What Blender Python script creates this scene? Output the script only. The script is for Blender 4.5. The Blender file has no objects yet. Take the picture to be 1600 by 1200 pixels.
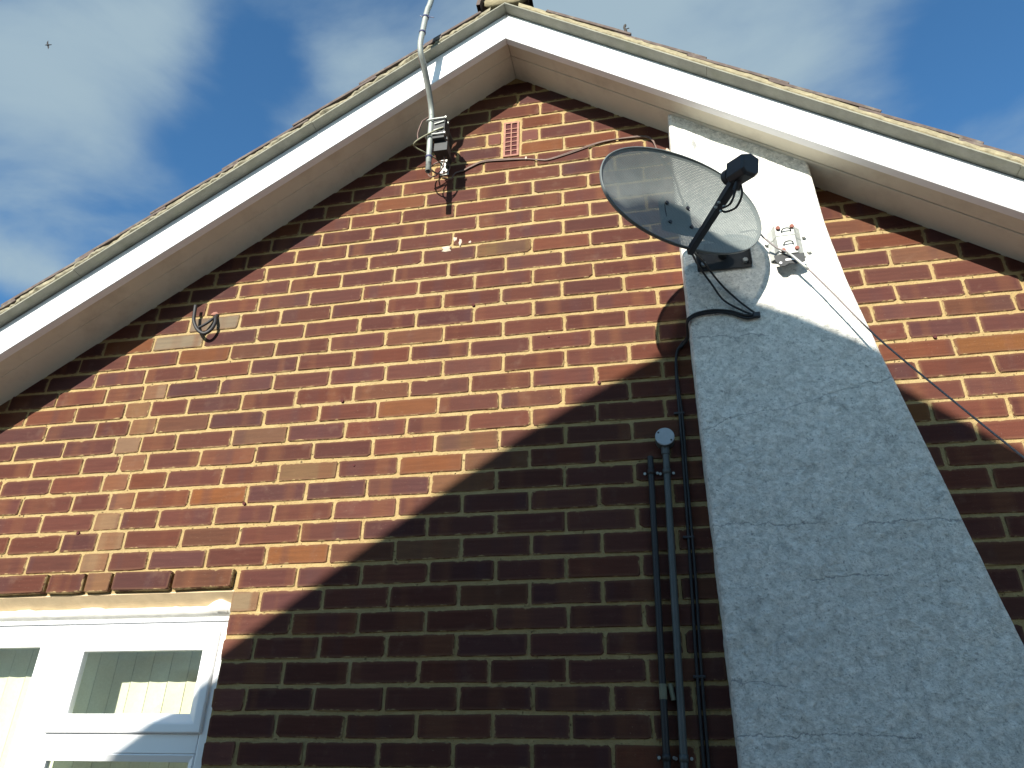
import bpy, bmesh, math, random
from mathutils import Vector, Matrix
R_ = math.radians
random.seed(7)
scene = bpy.context.scene
COL = scene.collection

# ------------------------------------------------------------------ camera
CAM = Vector((0.40247, -2.32615, 1.59698))
YAW, PITCH, ROLL = -0.20135073, 0.49790098, 0.0201774667
cy, sy, cp, sp = math.cos(YAW), math.sin(YAW), math.cos(PITCH), math.sin(PITCH)
fwd = Vector((sy * cp, cy * cp, sp))
rgt = Vector((cy, -sy, 0))
upv = rgt.cross(fwd)
cr, sr = math.cos(ROLL), math.sin(ROLL)
rgt, upv = rgt * cr + upv * sr, -sr * rgt + cr * upv
cam_d = bpy.data.cameras.new('camera')
cam_d.sensor_width = 36.0
cam_d.lens = 1190.30337 / 1600 * 36.0
cam_d.clip_start, cam_d.clip_end = 0.05, 2000
cam = bpy.data.objects.new('camera', cam_d)
COL.objects.link(cam)
cam.matrix_world = Matrix(((rgt.x, upv.x, -fwd.x, CAM.x), (rgt.y, upv.y, -fwd.y, CAM.y), (rgt.z, upv.z, -fwd.z, CAM.z), (0, 0, 0, 1)))
scene.camera = cam

# ------------------------------------------------------------------ light
SUN_TO = Vector((-0.24, -1.0, 0.44)).normalized()      # towards the sun
sun_d = bpy.data.lights.new('sun', 'SUN')
sun_d.energy = 5.0
sun_d.angle = R_(0.53)
sun_d.color = (1.0, 0.93, 0.82)
sun = bpy.data.objects.new('sun', sun_d)
sun.rotation_euler = SUN_TO.to_track_quat('Z', 'Y').to_euler()
sun.location = (-3, -10, 9)
COL.objects.link(sun)

world = bpy.data.worlds.new('World')
scene.world = world
world.use_nodes = True
SKY_STRENGTH = 0.08
def build_world():
    nt = world.node_tree
    N, Lk = nt.nodes, nt.links
    N.clear()
    out = N.new('ShaderNodeOutputWorld')
    bg = N.new('ShaderNodeBackground')
    sky = N.new('ShaderNodeTexSky')
    sky.sky_type = 'NISHITA'
    sky.sun_disc = False
    sky.sun_elevation = math.asin(SUN_TO.z)
    sky.sun_rotation = math.atan2(SUN_TO.x, SUN_TO.y)
    sky.altitude = 50
    sky.air_density, sky.dust_density, sky.ozone_density = 1.0, 1.0, 3.0
    tc = N.new('ShaderNodeTexCoord')
    # the direction on a flat cloud deck overhead
    sep = N.new('ShaderNodeSeparateXYZ')
    Lk.new(tc.outputs['Generated'], sep.inputs[0])
    mx = N.new('ShaderNodeMath'); mx.operation = 'MAXIMUM'; mx.inputs[1].default_value = 0.12
    Lk.new(sep.outputs[2], mx.inputs[0])
    dv = N.new('ShaderNodeVectorMath'); dv.operation = 'DIVIDE'
    cmb = N.new('ShaderNodeCombineXYZ')
    for i in range(3): Lk.new(mx.outputs[0], cmb.inputs[i])
    Lk.new(tc.outputs['Generated'], dv.inputs[0]); Lk.new(cmb.outputs[0], dv.inputs[1])
    mp = N.new('ShaderNodeMapping')
    mp.inputs['Location'].default_value = CLOUD_OFF
    mp.inputs['Rotation'].default_value = (0, 0, 0.5)
    mp.inputs['Scale'].default_value = (1.0, 1.25, 1)
    Lk.new(dv.outputs[0], mp.inputs[0])
    n1 = N.new('ShaderNodeTexNoise'); n1.inputs['Scale'].default_value = CLOUD_SCALE
    n1.inputs['Detail'].default_value = 10; n1.inputs['Roughness'].default_value = 0.52; n1.inputs['Distortion'].default_value = 0.35
    Lk.new(mp.outputs[0], n1.inputs['Vector'])
    dens = n1.outputs[0]
    for (bx, by), rad, amt in CLOUD_BANKS:
        ds = N.new('ShaderNodeVectorMath'); ds.operation = 'DISTANCE'
        Lk.new(dv.outputs[0], ds.inputs[0]); ds.inputs[1].default_value = (bx, by, 1.0)
        mr = N.new('ShaderNodeMapRange'); mr.interpolation_type = 'SMOOTHERSTEP'
        Lk.new(ds.outputs['Value'], mr.inputs[0])
        mr.inputs[1].default_value = 0; mr.inputs[2].default_value = rad; mr.inputs[3].default_value = amt; mr.inputs[4].default_value = 0
        ad = N.new('ShaderNodeMath'); ad.operation = 'ADD'
        Lk.new(dens, ad.inputs[0]); Lk.new(mr.outputs[0], ad.inputs[1]); dens = ad.outputs[0]
    rp = N.new('ShaderNodeValToRGB')
    rp.color_ramp.interpolation = 'EASE'
    rp.color_ramp.elements[0].position = CLOUD_LO; rp.color_ramp.elements[0].color = (0, 0, 0, 1)
    rp.color_ramp.elements[1].position = CLOUD_HI; rp.color_ramp.elements[1].color = (1, 1, 1, 1)
    Lk.new(dens, rp.inputs[0])
    mul = N.new('ShaderNodeMath'); mul.operation = 'MULTIPLY'; mul.inputs[1].default_value = 0.9
    Lk.new(rp.outputs[0], mul.inputs[0])
    mix = N.new('ShaderNodeMix'); mix.data_type = 'RGBA'
    tint = N.new('ShaderNodeMix'); tint.data_type = 'RGBA'; tint.blend_type = 'MULTIPLY'; tint.inputs[0].default_value = 1
    tint.inputs[7].default_value = SKY_TINT
    Lk.new(sky.outputs[0], tint.inputs[6])
    Lk.new(mul.outputs[0], mix.inputs[0]); Lk.new(tint.outputs[2], mix.inputs[6])
    mix.inputs[7].default_value = CLOUD_COL
    Lk.new(mix.outputs[2], bg.inputs[0])
    bg.inputs[1].default_value = SKY_STRENGTH
    Lk.new(bg.outputs[0], out.inputs[0])
CLOUD_BANKS = [((-0.958, 0.718), 0.34, 0.26), ((-0.685, 0.611), 0.2, 0.16), ((-1.348, 1.11), 0.2, 0.2), ((-1.284, 1.169), 0.12, 0.08), ((-0.408, 0.694), 0.15, 0.12), ((-0.715, 0.861), 0.24, -0.3), ((-0.579, 0.721), 0.17, -0.24), ((-1.041, 0.974), 0.1, -0.05), ((0.101, 0.743), 0.4, 0.26), ((-0.053, 0.637), 0.3, 0.15), ((0.556, 0.868), 0.26, -0.28), ((0.437, 1.007), 0.2, -0.1), ((-1.084, 1.278), 0.2, -0.12)]
CLOUD_OFF = (3.1, 1.7, 0.0)
CLOUD_SCALE = 2.2
CLOUD_LO, CLOUD_HI = 0.36, 0.80
CLOUD_COL = (2.35, 3.1, 3.55, 1)
SKY_TINT = (0.58, 0.99, 1.17, 1)
build_world()
scene.view_settings.view_transform = 'Standard'
scene.view_settings.look = 'None'
scene.view_settings.gamma = 1.0
scene.view_settings.use_curve_mapping = False
scene.view_settings.exposure = 1.08
scene.render.engine = 'CYCLES'
scene.cycles.max_bounces = 6
scene.cycles.transparent_max_bounces = 12
scene.cycles.use_denoising = True

# ------------------------------------------------------------------ helpers
def tag(o, label=None, cat=None, group=None, kind=None):
    if label: o['label'] = label
    if cat: o['category'] = cat
    if group: o['group'] = group
    if kind: o['kind'] = kind
    return o
def empty(name, loc=(0, 0, 0), parent=None):
    o = bpy.data.objects.new(name, None)
    o.empty_display_size = 0.1
    o.location = loc
    COL.objects.link(o)
    if parent: put_under(o, parent)
    return o
def put_under(o, parent):
    o.parent = parent
    bpy.context.view_layer.update()
    o.matrix_parent_inverse = parent.matrix_world.inverted()
def link(name, me, mat=None, parent=None, smooth=False):
    if mat: me.materials.append(mat)
    if smooth:
        for p in me.polygons: p.use_smooth = True
    o = bpy.data.objects.new(name, me)
    COL.objects.link(o)
    if parent:
        o.parent = parent
        o.matrix_parent_inverse = Matrix.Translation(parent_loc(parent)).inverted()
    return o
def parent_loc(p):
    v = Vector(p.location)
    while p.parent:
        v = v + Vector(p.matrix_parent_inverse.translation)
        p = p.parent
        v = v + Vector(p.location)
    return v
def build(name, bm, mat=None, parent=None, smooth=False, angle=None, bevel=0, origin=True):
    bmesh.ops.recalc_face_normals(bm, faces=bm.faces)
    me = bpy.data.meshes.new(name)
    bm.to_mesh(me); bm.free()
    c = Vector((0, 0, 0))
    if origin and len(me.vertices):
        lo = Vector([min(v.co[i] for v in me.vertices) for i in range(3)])
        hi = Vector([max(v.co[i] for v in me.vertices) for i in range(3)])
        c = (lo + hi) / 2
        me.transform(Matrix.Translation(-c))
    o = link(name, me, mat, parent, smooth)
    o.location = c
    if parent:
        o.matrix_parent_inverse = Matrix.Translation(parent_loc(parent)).inverted()
    if bevel:
        m = o.modifiers.new('bevel', 'BEVEL'); m.width = bevel; m.segments = 2; m.limit_method = 'ANGLE'; m.angle_limit = R_(40)
    if angle:
        for p in me.polygons: p.use_smooth = True
        try: me.set_sharp_from_angle(angle=R_(angle))
        except Exception: pass
    return o
def box(bm, x0, x1, y0, y1, z0, z1, M=None):
    vs = [bm.verts.new((x, y, z)) for z in (z0, z1) for y in (y0, y1) for x in (x0, x1)]
    for f in ((0, 1, 3, 2), (4, 6, 7, 5), (0, 4, 5, 1), (2, 3, 7, 6), (0, 2, 6, 4), (1, 5, 7, 3)):
        bm.faces.new([vs[i] for i in f])
    if M is not None:
        for v in vs: v.co = M @ v.co
    return vs
def prism(bm, pts, y0, y1):
    """an (x, z) outline pulled from y0 to y1"""
    a = [bm.verts.new((x, y0, z)) for x, z in pts]
    b = [bm.verts.new((x, y1, z)) for x, z in pts]
    n = len(pts)
    bm.faces.new(a); bm.faces.new(b[::-1])
    for i in range(n): bm.faces.new((a[i], b[i], b[(i + 1) % n], a[(i + 1) % n]))
    return a + b
def catmull(pts, n=8):
    P = [Vector(p) for p in pts]
    P = [2 * P[0] - P[1]] + P + [2 * P[-1] - P[-2]]
    out = []
    for i in range(1, len(P) - 2):
        for k in range(n):
            t = k / n
            a, b, c, d = P[i - 1:i + 3]
            out.append(0.5 * ((2 * b) + (c - a) * t + (2 * a - 5 * b + 4 * c - d) * t * t + (3 * b - a - 3 * c + d) * t ** 3))
    out.append(P[-2])
    return out
def tube(bm, path, r, seg=8, cap=True, radii=None):
    path = [Vector(p) for p in path]
    rings = []
    prev = None
    for i, p in enumerate(path):
        d = (path[min(i + 1, len(path) - 1)] - path[max(i - 1, 0)]).normalized()
        if prev is None:
            a = d.orthogonal().normalized()
        else:
            a = (prev - d * prev.dot(d)).normalized()
        prev = a
        b = d.cross(a)
        rr = radii[i] if radii else r
        rings.append([bm.verts.new(p + (a * math.cos(2 * math.pi * k / seg) + b * math.sin(2 * math.pi * k / seg)) * rr) for k in range(seg)])
    for q, s in zip(rings, rings[1:]):
        for k in range(seg): bm.faces.new((q[k], q[(k + 1) % seg], s[(k + 1) % seg], s[k]))
    if cap:
        bm.faces.new(rings[0][::-1]); bm.faces.new(rings[-1])
    return rings
def cyl(bm, p0, p1, r, seg=16, r1=None):
    return tube(bm, [p0, p1], r, seg, True, [r, r if r1 is None else r1])

# ------------------------------------------------------------------ materials
class NT:
    def __init__(s, name):
        s.m = bpy.data.materials.new(name); s.m.use_nodes = True
        s.t = s.m.node_tree; s.N = s.t.nodes; s.L = s.t.links
        s.b = s.N['Principled BSDF']
    def n(s, t, **k):
        x = s.N.new(t)
        for a, v in k.items(): setattr(x, a, v)
        return x
    def link(s, a, b): s.L.new(a, b)
    def setin(s, sock, v):
        if hasattr(v, 'is_output'): s.L.new(v, sock)
        else: sock.default_value = v
    def math(s, op, a, b=0.0, c=None):
        x = s.n('ShaderNodeMath', operation=op)
        s.setin(x.inputs[0], a); s.setin(x.inputs[1], b)
        if c is not None: s.setin(x.inputs[2], c)
        return x.outputs[0]
    def mix(s, f, a, b, blend='MIX'):
        x = s.n('ShaderNodeMix', data_type='RGBA', blend_type=blend)
        s.setin(x.inputs[0], f); s.setin(x.inputs[6], a); s.setin(x.inputs[7], b)
        return x.outputs[2]
    def noise(s, scale, detail=4, rough=0.55, vec=None, dist=0.0):
        x = s.n('ShaderNodeTexNoise')
        x.inputs['Scale'].default_value = scale; x.inputs['Detail'].default_value = detail
        x.inputs['Roughness'].default_value = rough; x.inputs['Distortion'].default_value = dist
        if vec is not None: s.link(vec, x.inputs['Vector'])
        return x.outputs[0]
    def pos(s): return s.n('ShaderNodeNewGeometry').outputs['Position']
    def obj(s): return s.n('ShaderNodeTexCoord').outputs['Object']
    def mapv(s, vec, scale=(1, 1, 1), loc=(0, 0, 0), rot=(0, 0, 0)):
        x = s.n('ShaderNodeMapping'); s.link(vec, x.inputs[0])
        x.inputs['Scale'].default_value = scale; x.inputs['Location'].default_value = loc; x.inputs['Rotation'].default_value = rot
        return x.outputs[0]
    def ramp(s, f, lo, hi, a=0.0, b=1.0):
        x = s.n('ShaderNodeMapRange'); x.clamp = True
        s.link(f, x.inputs[0]); x.inputs[1].default_value = lo; x.inputs[2].default_value = hi
        x.inputs[3].default_value = a; x.inputs[4].default_value = b
        return x.outputs[0]
    def bump(s, h, strength=0.4, dist=0.002, normal=None):
        x = s.n('ShaderNodeBump'); x.inputs['Strength'].default_value = strength; x.inputs['Distance'].default_value = dist
        s.link(h, x.inputs['Height'])
        if normal is not None: s.link(normal, x.inputs['Normal'])
        return x.outputs[0]
    def out(s, color=None, rough=None, normal=None, metal=None, spec=None):
        if color is not None: s.setin(s.b.inputs['Base Color'], color)
        if rough is not None: s.setin(s.b.inputs['Roughness'], rough)
        if normal is not None: s.link(normal, s.b.inputs['Normal'])
        if metal is not None: s.setin(s.b.inputs['Metallic'], metal)
        if spec is not None: s.setin(s.b.inputs['Specular IOR Level'], spec)
        return s.m
def c4(*c): return (c[0], c[1], c[2], 1)
def simple(name, col, rough=0.6, metal=0.0, var=0.15, scale=30, bump=0.0, bscale=200, spec=None, dirt=None):
    s = NT(name); p = s.pos()
    f = s.noise(scale, 5, 0.6, p)
    k = s.ramp(f, 0.3, 0.7, 1 - var, 1 + var)
    v = s.n('ShaderNodeVectorMath', operation='SCALE'); v.inputs[0].default_value = col[:3]; s.link(k, v.inputs['Scale'])
    c = v.outputs[0]
    if dirt:
        g = s.noise(dirt[1], 6, 0.65, s.mapv(p, (1, 1, dirt[3] if len(dirt) > 3 else 1)))
        c = s.mix(s.ramp(g, 0.5, 0.75, 0, dirt[2]), c, c4(*dirt[0]))
    nrm = s.bump(s.noise(bscale, 3, 0.6, p), bump, 0.002) if bump else None
    return s.out(c, rough, nrm, metal, spec)

def brick_material(name, joined=False):
    s = NT(name); p = s.pos()
    if joined:
        a = s.n('ShaderNodeAttribute', attribute_name='tint'); base = a.outputs['Color']
        rnd = s.n('ShaderNodeNewGeometry').outputs['Random Per Island']
    else:
        oi = s.n('ShaderNodeObjectInfo'); base = oi.outputs['Color']; rnd = oi.outputs['Random']
    uv = s.n('ShaderNodeUVMap', uv_map='UVMap').outputs[0]
    sep = s.n('ShaderNodeSeparateXYZ'); s.link(uv, sep.inputs[0])
    # kiln bands across the brick: broad, along its length, on some bricks only
    cmb = s.n('ShaderNodeCombineXYZ'); s.link(s.math('MULTIPLY', sep.outputs[0], 9.0), cmb.inputs[0])
    s.link(s.math('MULTIPLY', rnd, 917.0), cmb.inputs[1])
    band = s.noise(1.0, 1.5, 0.5, cmb.outputs[0])
    orange = s.mix(s.ramp(band, 0.56, 0.66, 0, 0.55), base, c4(0.13, 0.056, 0.03))
    dark = s.mix(s.ramp(band, 0.42, 0.32, 0, 0.45), orange, c4(0.06, 0.032, 0.034))
    # drag marks of the wire along the brick
    st = s.noise(60, 4, 0.6, s.mapv(p, (0.15, 1, 1.6)))
    sp = s.noise(260, 3, 0.7, p)
    v1 = s.mix(0.6, dark, s.mix(s.ramp(st, 0.3, 0.72), c4(0.78, 0.78, 0.82), c4(1.2, 1.18, 1.15)), 'MULTIPLY')
    v2 = s.mix(s.ramp(sp, 0.62, 0.74, 0, 0.55), v1, c4(0.05, 0.03, 0.03))
    cl = s.noise(14, 5, 0.6, p)
    v3 = s.mix(s.ramp(cl, 0.58, 0.8, 0, 0.35), v2, c4(0.17, 0.11, 0.08))
    # worn arrises and mortar dragged over the edges
    hl = s.n('ShaderNodeSeparateXYZ'); s.link(s.n('ShaderNodeUVMap', uv_map='HALF').outputs[0], hl.inputs[0])
    eu = s.math('SUBTRACT', hl.outputs[0], s.math('ABSOLUTE', sep.outputs[0]))
    ev = s.math('SUBTRACT', 0.0325, s.math('ABSOLUTE', sep.outputs[1]))
    e = s.math('MINIMUM', eu, ev)
    en = s.noise(24, 6, 0.7, p)
    edge = s.math('SUBTRACT', s.math('MULTIPLY', s.math('POWER', s.ramp(en, 0.38, 0.85), 1.6), 0.016), e)
    arris = s.mix(s.ramp(e, 0.011, 0.002, 0, 0.45), v3, c4(0.16, 0.086, 0.05))
    fin = s.mix(s.ramp(edge, 0.0, 0.002, 0, 0.85), arris, c4(0.32, 0.236, 0.115))
    spk = s.noise(420, 2, 0.5, p)
    fin = s.mix(s.ramp(spk, 0.735, 0.765, 0, 0.6), fin, c4(0.5, 0.42, 0.3))
    wz = s.noise(1.3, 5, 0.65, p)
    fin = s.mix(s.ramp(wz, 0.42, 0.72, 0, 0.4), fin, c4(0.06, 0.036, 0.030))
    h = s.math('ADD', s.math('MULTIPLY', st, 0.3), s.math('MULTIPLY', sp, 0.8))
    nb = s.bump(h, 0.5, 0.0025)
    return s.out(fin, 0.95, nb, spec=0.03)
M = {}
M['brick'] = brick_material('fired_clay_brick')
M['brick_joined'] = brick_material('fired_clay_brick_joined', True)
def mortar_material():
    s = NT('cream_mortar'); p = s.pos()
    a = s.noise(22, 5, 0.6, p); b = s.noise(150, 4, 0.7, p); d = s.noise(2.2, 3, 0.5, p)
    c = s.mix(s.ramp(a, 0.3, 0.75), c4(0.295, 0.21, 0.097), c4(0.40, 0.305, 0.148))
    c = s.mix(s.ramp(b, 0.58, 0.75, 0, 0.5), c, c4(0.22, 0.16, 0.09))
    c = s.mix(s.ramp(d, 0.5, 0.8, 0, 0.4), c, c4(0.34, 0.30, 0.19))
    pit = s.noise(75, 3, 0.6, p)
    pm = s.ramp(pit, 0.66, 0.72)
    c = s.mix(s.math('MULTIPLY', pm, 0.75), c, c4(0.09, 0.065, 0.04))
    w = s.noise(1.1, 4, 0.6, p)
    c = s.mix(s.ramp(w, 0.48, 0.8, 0, 0.35), c, c4(0.22, 0.18, 0.10))
    h = s.math('SUBTRACT', s.math('ADD', s.math('MULTIPLY', a, 1.4), b), s.math('MULTIPLY', pm, 2.0))
    return s.out(c, 0.95, s.bump(h, 1.0, 0.005), spec=0.03)
M['mortar'] = mortar_material()
STAINS = ((0.645, 3.81, 0.012, 0.05), (0.93, 3.575, 0.09, 0.008))
def chimney_material():
    s = NT('roughcast_white_paint'); p = s.pos()
    sep = s.n('ShaderNodeSeparateXYZ'); s.link(p, sep.inputs[0])
    warp = s.n('ShaderNodeTexNoise'); warp.inputs['Scale'].default_value = 7; warp.inputs['Detail'].default_value = 3; s.link(p, warp.inputs['Vector'])
    a = s.noise(52, 7, 0.72, s.mapv(p, (1, 1, 1.2), rot=(0, 0.6, 0)), 0.4)
    b = s.noise(190, 4, 0.65, p); d = s.noise(3.2, 5, 0.6, p, 0.6); e = s.noise(18, 6, 0.7, p, 0.5)
    c = s.mix(s.ramp(a, 0.34, 0.66), c4(0.52, 0.52, 0.47), c4(0.97, 0.95, 0.88))  # crevice shade put into the colour: low grain of the roughcast is darker
    c = s.mix(s.ramp(d, 0.45, 0.75, 0, 0.40), c, c4(0.60, 0.60, 0.55))
    c = s.mix(s.ramp(e, 0.57, 0.70, 0, 0.6), c, c4(0.24, 0.25, 0.24))
    c = s.mix(s.ramp(s.noise(110, 5, 0.7, p, 0.3), 0.56, 0.68, 0, 0.7), c, c4(0.20, 0.21, 0.20))
    c = s.mix(s.ramp(b, 0.58, 0.72, 0, 0.65), c, c4(0.20, 0.21, 0.20))
    for x0, z0, rx, rz in STAINS:
        dx = s.math('DIVIDE', s.math('SUBTRACT', sep.outputs[0], x0), rx); dz = s.math('DIVIDE', s.math('SUBTRACT', sep.outputs[2], z0), rz)
        q = s.math('SQRT', s.math('ADD', s.math('MULTIPLY', dx, dx), s.math('MULTIPLY', dz, dz)))
        q = s.math('ADD', q, s.math('MULTIPLY', s.math('SUBTRACT', e, 0.5), 3.0))
        c = s.mix(s.ramp(q, 0.1, 1.0, 0.8, 0), c, c4(0.16, 0.17, 0.17))
    # fine hairline cracks in the render, wandering across and a few down
    wz = s.math('MULTIPLY', s.math('SUBTRACT', warp.outputs[0], 0.5), 0.055)
    fine = s.math('MULTIPLY', s.math('SUBTRACT', e, 0.5), 0.045)
    crk = None
    for z0, sl, x0, x1 in ((2.50, 0.22, 0.50, 1.30), (2.33, -0.03, 0.5, 0.86), (2.295, 0.0, 0.95, 1.25), (1.893, -0.03, 0.5, 0.70),
                           (1.752, 0.0, 0.5, 1.0), (2.98, -0.05, 0.5, 0.8), (3.46, -0.18, 0.86, 1.1), (2.10, 0.05, 0.8, 1.0), (1.55, 0.1, 0.7, 1.3)):
        zz = s.math('SUBTRACT', sep.outputs[2], s.math('ADD', s.math('MULTIPLY', sep.outputs[0], sl), z0))
        dd = s.math('ABSOLUTE', s.math('ADD', zz, s.math('ADD', wz, fine)))
        ln = s.ramp(dd, 0.0006, 0.0022, 1, 0)
        g = s.math('MULTIPLY', s.math('GREATER_THAN', sep.outputs[0], x0), s.math('LESS_THAN', sep.outputs[0], x1))
        ln = s.math('MULTIPLY', ln, g)
        crk = ln if crk is None else s.math('MAXIMUM', crk, ln)
    for x0, z0, z1 in ((1.13, 2.1, 2.36), (1.02, 1.75, 2.0), (1.08, 2.5, 2.72)):
        dd = s.math('ABSOLUTE', s.math('ADD', s.math('SUBTRACT', sep.outputs[0], x0), s.math('ADD', wz, fine)))
        g = s.math('MULTIPLY', s.math('GREATER_THAN', sep.outputs[2], z0), s.math('LESS_THAN', sep.outputs[2], z1))
        crk = s.math('MAXIMUM', crk, s.math('MULTIPLY', s.ramp(dd, 0.0006, 0.002, 0.5, 0), g))
    c = s.mix(s.math('MULTIPLY', crk, 0.6), c, c4(0.2, 0.21, 0.22))
    h = s.math('ADD', s.math('MULTIPLY', a, 2.0), s.math('SUBTRACT', s.math('MULTIPLY', b, 0.7), s.math('MULTIPLY', crk, 0.25)))
    h = s.math('MULTIPLY', h, s.ramp(sep.outputs[2], 3.25, 2.5, 0.25, 1.0))
    return s.out(c, 0.85, s.bump(h, 1.0, 0.006), spec=0.2)
M['chimney'] = chimney_material()
M['upvc'] = simple('white_upvc', (0.80, 0.81, 0.83), 0.35, var=0.02, scale=4, dirt=((0.45, 0.44, 0.40), 3.0, 0.12))
M['frame'] = simple('white_window_plastic', (0.80, 0.82, 0.84), 0.3, var=0.02, scale=6, dirt=((0.5, 0.5, 0.48), 6.0, 0.15))
M['soffit'] = simple('grubby_white_soffit', (0.68, 0.635, 0.52), 0.55, var=0.06, scale=5, dirt=((0.30, 0.25, 0.19), 5.0, 0.5))
M['undercloak'] = simple('grey_green_undercloak', (0.21, 0.21, 0.17), 0.9, var=0.2, scale=12, bump=0.3, dirt=((0.16, 0.17, 0.10), 9, 0.6))
M['verge'] = simple('pointed_verge_mortar', (0.24, 0.21, 0.13), 0.95, var=0.3, scale=40, bump=0.9, bscale=120, dirt=((0.16, 0.14, 0.09), 25, 0.6))
M['verge_old'] = simple('crumbling_verge_mortar', (0.19, 0.172, 0.115), 0.95, var=0.5, scale=55, bump=1.0, bscale=110, dirt=((0.06, 0.06, 0.04), 30, 0.9))
M['tile'] = simple('brown_concrete_tile', (0.085, 0.063, 0.055), 0.9, var=0.3, scale=25, bump=0.5, dirt=((0.26, 0.25, 0.19), 22, 0.5))
M['terracotta'] = simple('terracotta', (0.24, 0.11, 0.08), 0.85, var=0.12, scale=40, bump=0.2, dirt=((0.5, 0.36, 0.22), 60, 0.4))
M['dark'] = simple('hole_shade_paint', (0.06, 0.012, 0.012), 0.95, var=0.1)  # dark colour painted in for the shade inside holes
M['galv'] = simple('galvanised_steel', (0.38, 0.40, 0.38), 0.5, metal=0.3, var=0.15, scale=60, bump=0.1, dirt=((0.3, 0.28, 0.24), 40, 0.5))
M['alu'] = simple('dull_aluminium', (0.26, 0.285, 0.265), 0.5, metal=0.2, var=0.1, scale=50, dirt=((0.28, 0.27, 0.23), 30, 0.5))
M['clamp'] = simple('dark_cast_alloy', (0.022, 0.025, 0.027), 0.65, metal=0.0, var=0.2, scale=50)
M['rust'] = simple('rusty_steel', (0.20, 0.07, 0.05), 0.85, var=0.3, scale=80, bump=0.3)
M['black'] = simple('black_plastic', (0.018, 0.018, 0.022), 0.5, var=0.2)
M['cable_black'] = simple('black_cable_sheath', (0.012, 0.012, 0.014), 0.6, var=0.2)
M['cable_brown'] = simple('brown_coax_sheath', (0.12, 0.075, 0.06), 0.6, var=0.2)
M['cable_grey'] = simple('grey_wire_sheath', (0.17, 0.15, 0.15), 0.6, var=0.25)
M['conduit'] = simple('grey_conduit', (0.055, 0.062, 0.06), 0.5, var=0.1, dirt=((0.1, 0.1, 0.1), 20, 0.4))
M['conduit_dark'] = simple('black_conduit', (0.012, 0.012, 0.013), 0.55, var=0.2)
M['jbox'] = simple('pale_grey_lid', (0.30, 0.34, 0.37), 0.3, var=0.08, scale=60)
M['label'] = simple('pale_sleeve', (0.17, 0.17, 0.11), 0.7, var=0.2)
M['plaster'] = simple('white_filler', (0.60, 0.60, 0.565), 0.9, var=0.08, scale=40, bump=0.5, bscale=60, dirt=((0.48, 0.48, 0.44), 14, 0.45))
M['lintel'] = simple('tan_lintel', (0.54, 0.42, 0.26), 0.9, var=0.1, scale=20, bump=0.3)
def blind_material():
    s = NT('cream_blind_fabric'); p = s.pos()
    c = s.mix(s.ramp(s.noise(120, 3, 0.6, p), 0.3, 0.7), c4(0.76, 0.755, 0.60), c4(0.83, 0.83, 0.68))
    s.out(c, 0.85, spec=0.1)
    o = s.N['Material Output']; t = s.n('ShaderNodeBsdfTranslucent'); s.link(c, t.inputs[0])
    mx = s.n('ShaderNodeMixShader'); mx.inputs[0].default_value = 0.45
    s.link(s.b.outputs[0], mx.inputs[1]); s.link(t.outputs[0], mx.inputs[2]); s.link(mx.outputs[0], o.inputs[0])
    return s.m
M['blind'] = blind_material()
M['room'] = simple('room_wall', (0.66, 0.62, 0.50), 0.9, var=0.03)
M['brick_far'] = simple('neighbour_brick', (0.16, 0.085, 0.06), 0.9, var=0.25, scale=12)
M['dab'] = simple('old_filler', (0.42, 0.34, 0.27), 0.9, var=0.1)
M['ground'] = simple('concrete_path', (0.30, 0.28, 0.25), 0.95, var=0.2, scale=3, bump=0.4, dirt=((0.16, 0.15, 0.12), 1.5, 0.5))
M['tape'] = simple('dark_blue_tape', (0.03, 0.03, 0.09), 0.5, var=0.1)
M['feather'] = simple('dark_feathers', (0.03, 0.03, 0.035), 0.8)
M['moss'] = simple('dark_moss', (0.04, 0.035, 0.03), 0.95, var=0.3, bump=0.5)
M['render'] = simple('cream_render', (0.52, 0.44, 0.33), 0.9, var=0.08, bump=0.5)
def glass_material():
    s = NT('window_glass'); s.N.remove(s.b)
    o = s.N['Material Output']
    t = s.n('ShaderNodeBsdfTransparent'); t.inputs[0].default_value = (0.97, 0.985, 0.97, 1)
    g = s.n('ShaderNodeBsdfGlossy'); g.inputs['Roughness'].default_value = 0.03; g.inputs[0].default_value = (1, 1, 1, 1)
    fr = s.n('ShaderNodeFresnel'); fr.inputs[0].default_value = 1.5
    mx = s.n('ShaderNodeMixShader'); gm = s.n('ShaderNodeNewGeometry'); s.link(s.math('MULTIPLY', fr.outputs[0], s.math('SUBTRACT', 1.0, gm.outputs['Backfacing'])), mx.inputs[0]); s.link(t.outputs[0], mx.inputs[1]); s.link(g.outputs[0], mx.inputs[2])
    s.link(mx.outputs[0], o.inputs[0])
    return s.m
M['glass'] = glass_material()
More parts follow.
